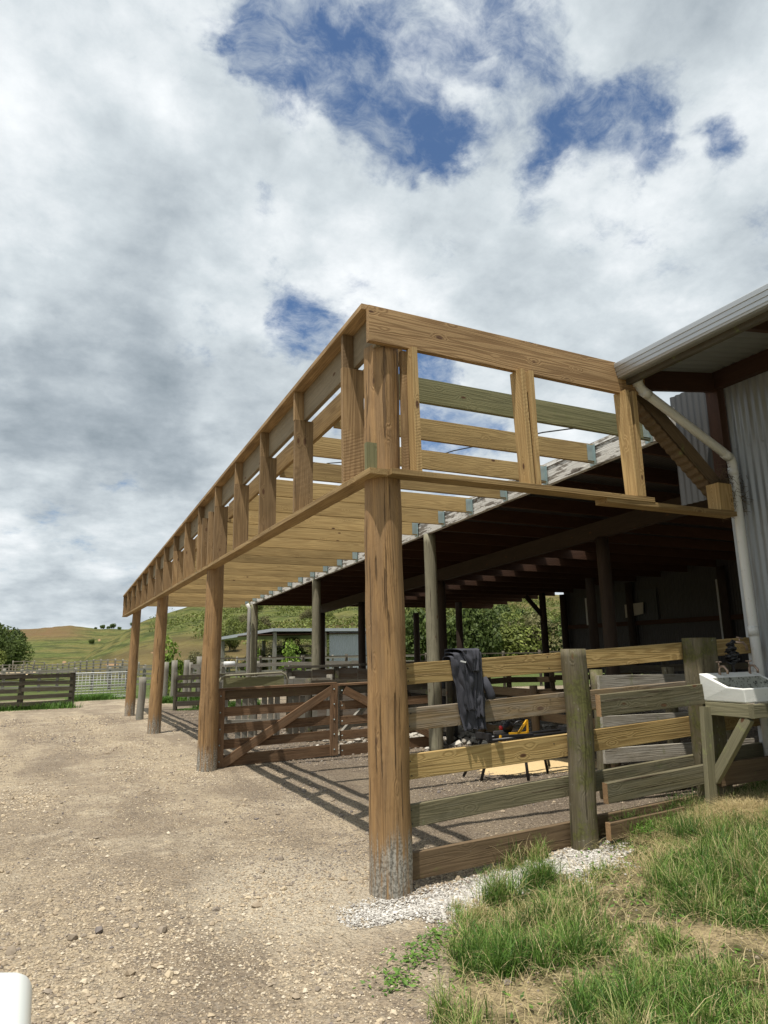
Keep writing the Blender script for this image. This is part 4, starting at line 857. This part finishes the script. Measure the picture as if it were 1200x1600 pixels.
# long rails and clutter deeper in the yard
fence('rail_fence', (2.4, 21.0), (9.5, 20.0), 1.35, 4, 'yard', 'grey rail fence crossing the yard behind the hoop gate', 7)
fence('rail_fence', (0.9, 9.9), (3.3, 9.6), 1.12, 1, 'yard', 'low weathered board fence behind the left brown gate', 4, rh=.2)
PF = empty('paling_fence', (.7, 9.2, 0), label='grey vertical paling fence behind the left brown gate', cat='fence')
pl_ = MB()
for k in range(17):
    if k % 4 == 3: continue
    pl_.board((k * .125, k * -.02, 0), (k * .125, k * -.02, 1.12 - .012 * k + random.uniform(-.015, .015)), .02, .105, up=(1, 0, 0))
pl_.build('palings', 'yard', PF); MB().board((0, -.03, .95), (2.1, -.37, .83), .04, .10).build('rail', 'yard', PF); MB().board((0, -.03, .35), (2.1, -.37, .3), .04, .10).build('rail', 'yard', PF)
HG = empty('hoop_gate', (.72, 8.75, 0), label='galvanised pipe hoop gate with rounded corners behind the brown gate', cat='gate')
MB().tube([(0, 0, .15), (0, 0, 1.12), (.04, 0, 1.20), (.12, 0, 1.24), (1.25, .05, 1.27), (1.33, .05, 1.22), (1.37, .05, 1.12), (1.37, .05, .15)], .020, 8).build('pipe_frame', 'pole_old', HG)
MB().board((.1, .06, 1.09), (1.3, .06, 1.09), .02, .22).build('board', 'pine_green', HG)
TP = empty('timber_race', (2.5, 10.0, 0), label='brown boarded race wall behind the two gates', cat='wall')
for k in range(9):
    MB().board((k * .55, 0, 0.55), (k * .55 + .53, 0, .55), .04, .0 + 1.26 + .0, up=(0, 0, 1)).build('panel', 'panel', TP).location = (0, 0, .08 + .02 * (k % 3))
MB().board((-.1, -.05, 1.34), (5.0, -.05, 1.40), .14, .05).build('top_cap', 'yard_dark', TP)
for k in (0, 2, 4, 6, 8): MB().board((k * .55, -.06, 0), (k * .55, -.06, 1.33), .09, .09, up=(1, 0, 0)).build('post', 'yard_dark', TP)
fence('rail_fence', (2.3, 8.1), (6.6, 8.4), 1.1, 3, 'yard_dark', 'dark rail fence with a diagonal board behind the right brown gate', 4)
fence('rail_fence', (4.3, 6.3), (4.6, 12.0), 1.25, 4, 'yard_dark', 'dark rail fence running back under the shed roof', 4)
fence('rail_fence', (6.9, 5.0), (12.8, 5.2), 1.30, 4, 'yard_dark', 'dark rail fence in the shade in front of the back wall', 5)
fence('rail_fence', (5.0, 9.2), (12.6, 10.2), 1.28, 4, 'rail_dark', 'brown rail pen fence seen under the jacket', 6)
fence('pipe_fence', (4.0, 24.5), (24.0, 20.5), 1.55, 5, 'yard_dark', 'thin dark rail fence in front of the bushes', 12, rh=.05)
fence('rail_fence', (4.6, 2.6), (4.9, 6.2), 1.0, 3, 'rail_dark', 'low brown rail fence behind the saw', 3)
# a few loose boards, a white drum, bin
tag(MB().board((5.1, 6.6, .16), (7.2, 7.0, .20), .25, .05).build('loose_board', 'yard'), 'loose grey plank lying on the ground behind the jacket', 'plank')
tag(MB().board((2.5, 7.1, .15), (3.9, 8.0, 1.1), .05, .12).build('loose_board', 'yard'), 'pale plank leaning diagonally behind the right brown gate', 'plank')
o = MB().pole((4.55, 6.9, 0), (4.55, 6.9, 1.15), .26, .25, 20, 6, .01).build('drum', 'black'); tag(o, 'black plastic drum standing behind the jacket', 'drum')
# ribs on the trough tank, seen above the rails
o = MB().pole((3.42, 20.2, 1.33), (3.80, 20.2, 1.33), .10, .10, 14, 1).build('white_drum', 'frame_white'); tag(o, 'small white drum lying on top of the yard rails', 'drum')

# ------------------------------------------------------------------ small far shed
FS = empty('lean_to_shed', (11.0, 39.5, 0), label='small open lean-to shed with pale corrugated end panel', cat='shed')
fsm = Matrix.Translation((-11.0, -39.5, 0))
def fsp(o): o.matrix_parent_inverse = fsm; return o
rf_ = MB(); vs = [(11.1, 39.4, 3.42), (18.4, 39.4, 3.42), (18.4, 45.5, 3.15), (8.9, 45.5, 3.05), (8.8, 42.5, 2.85)]
vs = [(10.9, 39.2, 3.36), (18.2, 39.2, 3.36), (18.2, 45.5, 3.0), (8.6, 45.5, 2.95)]
rf_.add(vs + [(x, y, z - .20) for x, y, z in vs], [(0, 1, 2, 3), (7, 6, 5, 4), (0, 4, 5, 1), (1, 5, 6, 2), (2, 6, 7, 3), (3, 7, 4, 0)], vs * 2)
fsp(rf_.build('roof', 'tin_white', FS)); fsp(MB().board((9.5, 42.4, 2.95), (18.0, 42.4, 3.04), 6.0, .06).build('ceiling', 'shed_timber', FS))  # dark sheet added below the roof to paint the shade of its underside
fsp(corr('end_panel', (15.0, 39.6, 0.6), (1, 0, 0), (0, 0, 1), 3.0, 2.5, 'tin_white', FS, pitch=.15, amp=.02))
for x, y in ((11.1, 39.5), (14.6, 39.5), (18.0, 39.5), (9.0, 45.2), (12, 45.2)): fsp(MB().board((x, y, 0), (x, y, 3.1 if y < 42 else 2.7), .22, .22, up=(1, 0, 0)).build('post', 'yard', FS))
for z in (1.0, 1.6, 2.2): fsp(MB().board((11.2, 40.5, z), (15, 40.5, z), .06, .10).build('rail', 'yard_dark', FS))
fence('rail_fence', (8.0, 37.0), (20.0, 36.0), 1.5, 4, 'yard', 'grey rail fence in front of the small lean-to shed', 7)

# ------------------------------------------------------------------ paddock fences beyond, track
far = []
def ffence(p0, p1, label, n, h=1.1): 
    return fence('paddock_fence', p0, p1, h, 4, 'yard', label, n, rh=.09, ground=lambda p: hz(p.x, p.y), pr_=.08)
ffence((-7.5, 36.0), (6.5, 33.5), 'paddock fence seen through the mesh gate', 18)
ffence((-8.5, 60.0), (-3.3, 86.0), 'paddock fence climbing along the left of the sandy track', 12)
ffence((-2.8, 84.0), (4.8, 58.0), 'paddock fence running down the right of the sandy track', 16)
ffence((-6.0, 90.0), (-2.6, 91.0), 'short dark stock rail at the end of the sandy track', 4, 1.5)
ffence((1.5, 47.0), (12.0, 45.0), 'post fence below the hill behind the farthest pole', 14)
def ribbon(name, pts, mat, label=None, kind='structure'):
    V = []; 
    for (x, y, wd) in pts: 
        for s_ in (-1, -.5, 0, .5, 1): V.append((x + s_ * wd, y, hz(x + s_ * wd, y) + .18))
    V = np.array(V); m_ = len(pts); i = (np.arange(m_ - 1)[:, None] * 5 + np.arange(4)[None]).ravel()
    return tag(npmesh(name, V, np.stack([i, i + 1, i + 6, i + 5], 1), mat, None, True), label, None, None, kind)
M['track'] = simple('sandy_track', (0.50, 0.38, 0.22), 0.95, 0, 0.2, 1.2, None, 0.3)
ribbon('track', [(-6.3 + .03 * (y - 62) + .8 * math.sin(y * .06), y, 2.2 + .02 * (y - 62)) for y in np.arange(62, 92, 1.5)], 'track')

# ------------------------------------------------------------------ trees and bushes
def crown_mesh(name, seed, n, lob, leaf, sz, mat, flatb=0.25):
    rg = np.random.default_rng(seed)
    C = rg.normal(0, 1, (lob, 3)); C /= np.linalg.norm(C, axis=1)[:, None]; C *= rg.uniform(.25, .68, (lob, 1)); C[:, 2] = np.abs(C[:, 2]) * .95 + rg.uniform(-.05, .3, lob)
    Rl = rg.uniform(.22, .44, lob); k = rg.integers(0, lob, n)
    d = rg.normal(0, 1, (n, 3)); d /= np.linalg.norm(d, axis=1)[:, None]; rr = Rl[k] * rg.uniform(.55, 1.05, n) ** .6
    P = C[k] + d * rr[:, None]; P[:, 2] += .35; keep = P[:, 2] > 0.02; P = P[keep]; d = d[keep]; k = k[keep]; n = len(P)
    nr = d * .8 + rg.normal(0, .55, (n, 3)) + np.array([0, 0, .25]); nr /= np.linalg.norm(nr, axis=1)[:, None]
    a = rg.normal(0, 1, (n, 3)); u = np.cross(nr, a); u /= np.linalg.norm(u, axis=1)[:, None]; v = np.cross(nr, u)
    s_ = leaf * rg.uniform(.6, 1.4, n)[:, None]
    q = np.stack([P - u * s_, P - v * s_ * .55, P + u * s_, P + v * s_ * .55], 1) * np.array(sz)
    tint = np.clip(rg.uniform(0, 1, n) * .5 + .5 * rg.uniform(0, 1, lob)[k], 0, 1)
    return npmesh(name, q.reshape(-1, 3), np.arange(4 * n).reshape(-1, 4), mat, {'tint': ('FLOAT', np.repeat(tint, 4))})
def make_tree(name, seed, n, lob, leaf, w_, h, mat, label, cat, group):
    T = empty(name, (0, 0, 0), label=label, cat=cat, group=group)
    c = crown_mesh('crown', seed, n, lob, leaf, (w_, w_, h), mat); c.parent = T
    tr = MB(); tr.pole((0, 0, -.5), (0, 0, h * .6), .05 * w_, .025 * w_, 8, 4, .02)
    for a in range(5): tr.pole((0, 0, h * (.2 + .07 * a)), (math.cos(a * 2.1) * w_ * .42, math.sin(a * 2.1) * w_ * .42, h * (.55 + .07 * a)), .022 * w_, .008 * w_, 6, 2, 0)
    tr.build('trunk', 'yard_dark', T); return T
def place(src, x, y, s_, label=None, first=[set()]):
    if src.name not in first[0]: first[0].add(src.name); o = src
    else: o = copy_tree(src)
    o.location = (x, y, hz(x, y) - .1); o.rotation_euler = (0, 0, random.uniform(0, 6.28)); o.scale = (s_ * random.uniform(.9, 1.15), s_ * random.uniform(.9, 1.15), s_ * random.uniform(.85, 1.1))
    if label: o['label'] = label
    return o
def pol(az, r): return CAM[0] + r * math.sin(R(az)), CAM[1] + r * math.cos(R(az))
G1 = 'bushes in the belt behind the yards'
b1 = make_tree('scrub_bush', 1, 5200, 16, .050, 2.3, 3.0, 'leaf_dark', 'dense dark green bush in the belt behind the yards', 'bush', G1)
b2 = make_tree('scrub_bush', 2, 5200, 14, .045, 2.4, 2.8, 'leaf_olive', 'olive green bush in the belt behind the yards', 'bush', G1)
b3 = make_tree('scrub_bush', 3, 4200, 12, .045, 2.2, 2.5, 'leaf_grey', 'brownish green bush in the belt behind the yards', 'bush', G1)
srcs = [b1, b2, b3]
for k in range(46):
    az = 15.5 + 32 * k / 45 + random.uniform(-.5, .5); r = random.uniform(50, 63) + (k % 3) * 3; 
    s_ = random.uniform(.9, 1.25) * (0.62 if az < 24 else 1.05) * (1.12 if 26 < az < 31 else 1)
    sr_ = random.choice(srcs); o = place(sr_, *pol(az, r), s_); o['label'] = ('dense dark green' if sr_ is b1 else 'olive green' if sr_ is b2 else 'brownish green') + (' bush behind the small lean-to shed' if az < 24 else ' bush seen between the old shed posts, left of the jacket' if az < 30 else ' bush under the shed roof, above the jacket and saw' if az < 37 else ' bush beside the dark back wall of the shed')
for k in range(40):   # scattered scrub on the hillside
    az = random.uniform(13, 46); r = random.uniform(72, 150); o = place(random.choice(srcs[1:]), *pol(az, r), random.uniform(.35, .8)); o['group'] = 'scattered bushes up the hillside'; o['label'] = 'small bush scattered higher on the hillside behind the sheds'
for az, r, s_ in ((10.6, 64, .62), (11.7, 60, .55), (12.6, 62, .7)): place(b3, *pol(az, r), s_)
bb = make_tree('leafy_shrub', 4, 900, 8, .075, .8, 1.3, 'leaf_bright', 'bright lime green shrub above the row of thick posts', 'shrub', 'bright shrubs')
place(bb, 2.2, 24.5, 1.25)
o = place(bb, 11.2, 36.5, 1.3); o['label'] = 'bright yellow-green shrub beside the small lean-to shed'
o = place(bb, 9.0, 36.8, 1.2); o['label'] = 'bright yellow-green shrub left of the small lean-to shed'
G2 = 'trees in the grove at the left'
t1 = make_tree('broadleaf_tree', 11, 9000, 22, .038, 6.5, 7.6, 'leaf_dark', 'dark rounded tree in the grove at the left edge', 'tree', G2)
t2 = make_tree('broadleaf_tree', 12, 8000, 18, .040, 6.0, 6.0, 'leaf_olive', 'lighter olive tree in the grove at the left edge', 'tree', G2)
for az, r, s_, sr in ((-4.6, 118, .92, t1), (-7.5, 112, 1.0, t1), (-3.2, 126, .80, t1), (-5.2, 104, .60, t1), (-2.7, 112, .56, t1), (-7.0, 100, .8, t2), (-10, 110, 1.0, t1), (-2.6, 116, .38, t2), (-4.2, 98, .50, t2), (-9, 98, .7, t1)):
    place(sr, *pol(az, r), s_)
for az, r, s_ in ((2.9, 300, .42), (3.6, 505, .6), (4.3, 515, .7), (4.8, 500, .5), (3.1, 510, .35), (4.0, 512, .45), (5.8, 206, .25)):
    o = place(t1, *pol(az, r), s_ * .6); o['label'] = 'small dark tree far off on the hill' if r != 300 else 'single dark bush on the far green slope'; o['group'] = 'trees on the far hill'

def scrub():
    n = 90000; az = RNG.uniform(7, 48, n); r = 62 + 130 * RNG.uniform(0, 1, n) ** 1.3
    X = CAM[0] + r * np.sin(np.radians(az)); Y = CAM[1] + r * np.cos(np.radians(az))
    f_ = fbm(X, Y, 1 / 9., 4, 21); k = f_ + RNG.uniform(-.06, .06, n) > .60 - .17 * sst(az, 9, 20) + .1 * sst(r, 120, 190); X, Y, az, r, f_ = X[k], Y[k], az[k], r[k], f_[k]; n = len(X)
    P = np.stack([X, Y, hill_h(r, az) + RNG.uniform(0, 1.0, n) * np.clip((f_ - .38) * 6, .2, 1.3)], 1)
    nr = RNG.normal(0, .6, (n, 3)); nr[:, 2] += .8; nr /= np.linalg.norm(nr, axis=1)[:, None]; a = RNG.normal(0, 1, (n, 3)); u = np.cross(nr, a); u /= np.linalg.norm(u, axis=1)[:, None]; v = np.cross(nr, u)
    s_ = RNG.uniform(.10, .28, n)[:, None]; q = np.stack([P - u * s_, P - v * s_ * .6, P + u * s_, P + v * s_ * .6], 1)
    t = np.clip(RNG.uniform(0, .6, n) + .8 * (fbm(X, Y, 1 / 4., 2, 8) - .3), 0, 1)
    tag(npmesh('hillside_scrub', q.reshape(-1, 3), np.arange(4 * n).reshape(-1, 4), 'leaf_olive', {'tint': ('FLOAT', np.repeat(t, 4))}), 'low olive and brown scrub covering the hillside', 'scrub', kind='stuff')
scrub()

# ------------------------------------------------------------------ grass and weeds
def blades(name, P, H, Wd, T, lean, mat='grass'):
    n = len(P); a = RNG.uniform(0, 6.283, n); b = a + RNG.normal(1.57, .5, n)
    u = np.stack([np.cos(a), np.sin(a), np.zeros(n)], 1); l = np.stack([np.cos(b), np.sin(b), np.zeros(n)], 1)
    rows = []
    for t, wk in ((0, 1.0), (.4, .85), (.75, .55)):
        c = P + l * (H * lean * t ** 1.8)[:, None] + np.array([0, 0, 1.0]) * (H * (t - .28 * lean * t * t))[:, None]
        rows += [c - u * (Wd * wk / 2)[:, None], c + u * (Wd * wk / 2)[:, None]]
    rows.append(P + l * (H * lean)[:, None] + np.array([0, 0, 1.0]) * (H * (1 - .35 * lean))[:, None])
    V = np.stack(rows, 1).reshape(-1, 3); o = np.arange(n)[:, None] * 7
    F = np.concatenate([np.concatenate([o + i for i in tri], 1) for tri in ((0, 1, 3), (0, 3, 2), (2, 3, 5), (2, 5, 4), (4, 5, 6))])
    return npmesh(name, V, F, mat, {'tint': ('FLOAT', np.repeat(T, 7))})
def grass():
    # tuft centres
    nt = 6500; X = RNG.uniform(-2.0, 4.3, nt); Y = RNG.uniform(-3.6, 0.25, nt); g = grasszone(X, Y)
    dens = fbm(X, Y, 1.5, 3, 12); k = (RNG.uniform(0, 1, nt) < g) & (dens > .44 - .10 * RNG.uniform(0, 1, nt))
    chips = ((X > 0.25) & (X < 1.95) & (Y < -.10) & (Y > -.60 - .12 * np.sin(X * 5)) & (RNG.uniform(0, 1, nt) > .07))
    k &= ~chips
    X, Y = X[k], Y[k]; nt = len(X)
    th = (.032 + .135 * RNG.uniform(0, 1, nt) ** 2.2) * (0.7 + .9 * (fbm(X, Y, 1.1, 3, 20) - .25)); th *= 1 - .5 * ((X > .2) & (X < 2.0) & (Y > -1.0) & (Y < -.5)); tr = RNG.uniform(.025, .075, nt); Yk = dens[k] * 0
    dry = np.clip((fbm(X, Y, 1.3, 3, 31) - .50) * 2.5, 0, 1) + .9 * np.exp(-(((X - 2.9) / .55) ** 2 + ((Y + .5) / .33) ** 2)) + .6 * sst(Y, -.25, 0.1) * sst(X, .5, .9) * (X < 2)
    extra = np.array([(.47, -.62, .17, .07, 0), (.50, -.58, .17, .07, 0), (.86, -.55, .16, .06, 0), (.90, -.50, .16, .06, 0), (.82, -.52, .14, .06, 0)])
    X = np.concatenate([X, np.repeat(extra[:, 0], 4)]); Y = np.concatenate([Y, np.repeat(extra[:, 1], 4)]); th = np.concatenate([th, np.repeat(extra[:, 2], 4)]); tr = np.concatenate([tr, np.repeat(extra[:, 3], 4)]); dry = np.concatenate([dry, np.repeat(extra[:, 4], 4)]); nt = len(X)
    nb_ = 84; idx = np.repeat(np.arange(nt), nb_); n = len(idx)
    px = X[idx] + RNG.normal(0, 1, n) * tr[idx] * .8; py = Y[idx] + RNG.normal(0, 1, n) * tr[idx] * .8
    H = th[idx] * RNG.uniform(.5, 1.5, n); lean = np.clip(RNG.normal(.55, .3, n), .05, 1.3)
    T = np.where(RNG.uniform(0, 1, n) < .05 + dry[idx] * .55, RNG.uniform(.7, 1, n), np.clip(RNG.normal(.28, .17, n) + .20 * RNG.normal(0, 1, nt)[idx], 0, .68))
    P = np.stack([px, py, gz(px, py) - .005], 1)
    a = blades('grass', P, H, RNG.uniform(.0026, .0058, n), T, lean)
    tag(a, 'tufted green and straw-coloured grass on the bank at the lower right', 'grass', kind='stuff')
    # flattened dry straw
    n = 17000; X = np.concatenate([RNG.uniform(-1.2, 4.0, n // 2), RNG.normal(2.7, .55, n // 2)]); Y = np.concatenate([RNG.uniform(-3.4, .1, n // 2), RNG.normal(-.5, .22, n // 2)])
    g = grasszone(X, Y) * (1 - .85 * ((X > .25) & (X < 1.9) & (Y > -.62))); k = RNG.uniform(0, 1, n) < g; X, Y = X[k], Y[k]; n = len(X)
    mound = .09 * np.exp(-(((X - 2.9) / .5) ** 2 + ((Y + .5) / .25) ** 2))
    P = np.stack([X, Y, gz(X, Y) + RNG.uniform(0, .02, n) + mound * RNG.uniform(.3, 1, n)], 1)
    b = blades('dry_straw', P, RNG.uniform(.05, .14, n), RNG.uniform(.002, .004, n), RNG.uniform(.72, 1, n), np.clip(RNG.normal(1.9, .4, n), 1.2, 2.6))
    tag(b, 'matted dry straw lying between the grass tufts', 'straw', kind='stuff')
    # broad-leaved ground weeds
    n = 5200; X = RNG.uniform(-1.5, 3.6, n); Y = RNG.uniform(-3.2, 0.0, n); m_ = fbm(X, Y, 1.4, 3, 55); k = (grasszone(X, Y) > .35) & (m_ > .52); 
    X, Y = X[k], Y[k]
    cx = np.array([2.05, 2.2, 1.95, 2.35, -.35, -.25, -.55, -.1]); cy = np.array([-.33, -.42, -.38, -.45, -1.05, -.95, -1.2, -.86])
    ii = RNG.integers(0, 8, 900); X = np.concatenate([X, cx[ii] + RNG.normal(0, .08, 900)]); Y = np.concatenate([Y, cy[ii] + RNG.normal(0, .07, 900)])
    n = len(X)
    P = np.stack([X, Y, gz(X, Y) + RNG.uniform(.0, .035, n) + .10 * (np.hypot(X - 2.15, Y + .38) < .25) * RNG.uniform(0, 1, n)], 1); nr = RNG.normal(0, .4, (n, 3)); nr[:, 2] = 1; nr /= np.linalg.norm(nr, axis=1)[:, None]
    a = RNG.normal(0, 1, (n, 3)); u = np.cross(nr, a); u /= np.linalg.norm(u, axis=1)[:, None]; v = np.cross(nr, u); s_ = RNG.uniform(.009, .022, n)[:, None]
    q = np.stack([P - u * s_, P - v * s_ * .45, P + u * s_, P + v * s_ * .45], 1)
    c = npmesh('weeds', q.reshape(-1, 3), np.arange(4 * n).reshape(-1, 4), 'grass', {'tint': ('FLOAT', np.repeat(RNG.uniform(.05, .5, n), 4))})
    tag(c, 'low broad-leaved weeds growing among the bank grass', 'weeds', kind='stuff')
    # far grass strips along yard fences
    n = 26000; seg = RNG.integers(0, 4, n); t = RNG.uniform(0, 1, n)
    S = [((-7.6, 21.0), (-1.3, 21.6)), ((-1.3, 25.4), (1.2, 26.1)), ((1.4, 22.0), (3.2, 20.7)), ((1.5, 18.0), (4, 18.0))]
    X = np.array([S[s][0][0] + (S[s][1][0] - S[s][0][0]) * q_ for s, q_ in zip(seg, t)]) + RNG.normal(0, .10, n); Y = np.array([S[s][0][1] + (S[s][1][1] - S[s][0][1]) * q_ for s, q_ in zip(seg, t)]) + RNG.normal(0, .22, n)
    P = np.stack([X, Y, gz(X, Y)], 1); o = blades('grass', P, RNG.uniform(.04, .24, n) * (.1 + 1.2 * (fbm(X, Y, 1.2, 2, 3) > .48)), RNG.uniform(.012, .022, n), RNG.uniform(.0, .45, n), RNG.uniform(.2, .8, n))
    tag(o, 'rank green grass along the feet of the far yard fences', 'grass', kind='stuff')
grass()

# ------------------------------------------------------------------ overhead cable
tag(MB().tube([(3.2, 9.5, 5.9), (5, 7.46, 5.74), (5, 6.9, 5.68), (5.2, 4.3, 5.3), (5.6, 3.4, 5.2), (6.8, 1.0, 5.0)], .012, 6).build('overhead_cable', 'wire'), 'thin black cable hanging above the shed roof', 'cable')

# ------------------------------------------------------------------ parked ute, only its bonnet corner is in view
UT = empty('parked_ute', (-2.2, -3.55, 0), label='white ute with rounded bonnet corner at the lower left', cat='ute')
utm = Matrix.Translation((2.2, 3.55, 0))
def loft(name, secs, mat, bev=0.05):
    """secs: list of (x, y0, y1, z0, z1) sections along X, skinned into one rounded box"""
    bm = bmesh.new(); rings = []
    for x, ya, yb_, za, zb_ in secs: rings.append([bm.verts.new((x, ya, za)), bm.verts.new((x, yb_, za)), bm.verts.new((x, yb_, zb_)), bm.verts.new((x, ya, zb_))])
    for a, b in zip(rings, rings[1:]):
        for i in range(4): bm.faces.new((a[i], a[(i + 1) % 4], b[(i + 1) % 4], b[i]))
    bm.faces.new(rings[0][::-1]); bm.faces.new(rings[-1]); bmesh.ops.recalc_face_normals(bm, faces=bm.faces)
    me = bpy.data.meshes.new(name); bm.to_mesh(me); me.materials.append(M[mat]); me.polygons.foreach_set('use_smooth', [True] * len(me.polygons))
    o = bpy.data.objects.new(name, me); COL.objects.link(o); o.parent = UT; o.matrix_parent_inverse = utm
    b = o.modifiers.new('bevel', 'BEVEL'); b.width = bev; b.segments = 5; b.limit_method = 'ANGLE'; b.angle_limit = R(25)
    return o
loft('body', [(-2.205, -4.40, -2.70, .42, .93), (-2.6, -4.42, -2.665, .40, .99), (-3.4, -4.42, -2.66, .40, 1.05), (-5.2, -4.42, -2.66, .40, 1.05), (-5.25, -4.42, -2.66, .45, 1.05)], 'car', .07)
loft('cab', [(-3.35, -4.32, -2.76, 1.04, 1.06), (-3.9, -4.20, -2.88, 1.04, 1.70), (-5.0, -4.20, -2.88, 1.04, 1.74), (-5.2, -4.25, -2.83, 1.04, 1.1)], 'glass', .04)
loft('roof', [(-3.95, -4.20, -2.88, 1.69, 1.75), (-5.0, -4.20, -2.88, 1.72, 1.79)], 'car', .03)
loft('tray', [(-5.32, -4.45, -2.63, .75, 1.15), (-7.1, -4.45, -2.63, .75, 1.15)], 'steel', .02)
for x in (-3.0, -6.2):
    for y in (-4.35, -2.75):
        wh = MB().pole((x, y - .11, .36), (x, y + .11, .36), .36, .36, 28, 2).build('wheel', 'rubber', UT); wh.matrix_parent_inverse = utm
        rm = MB().pole((x, y - .115, .36), (x, y + .115, .36), .20, .20, 20, 1).build('rim', 'steel', wh)
for y in (-4.22, -2.88): loft('headlight', [(-2.195, y - .12, y + .12, .66, .80), (-2.25, y - .13, y + .13, .65, .82)], 'steel', .01)
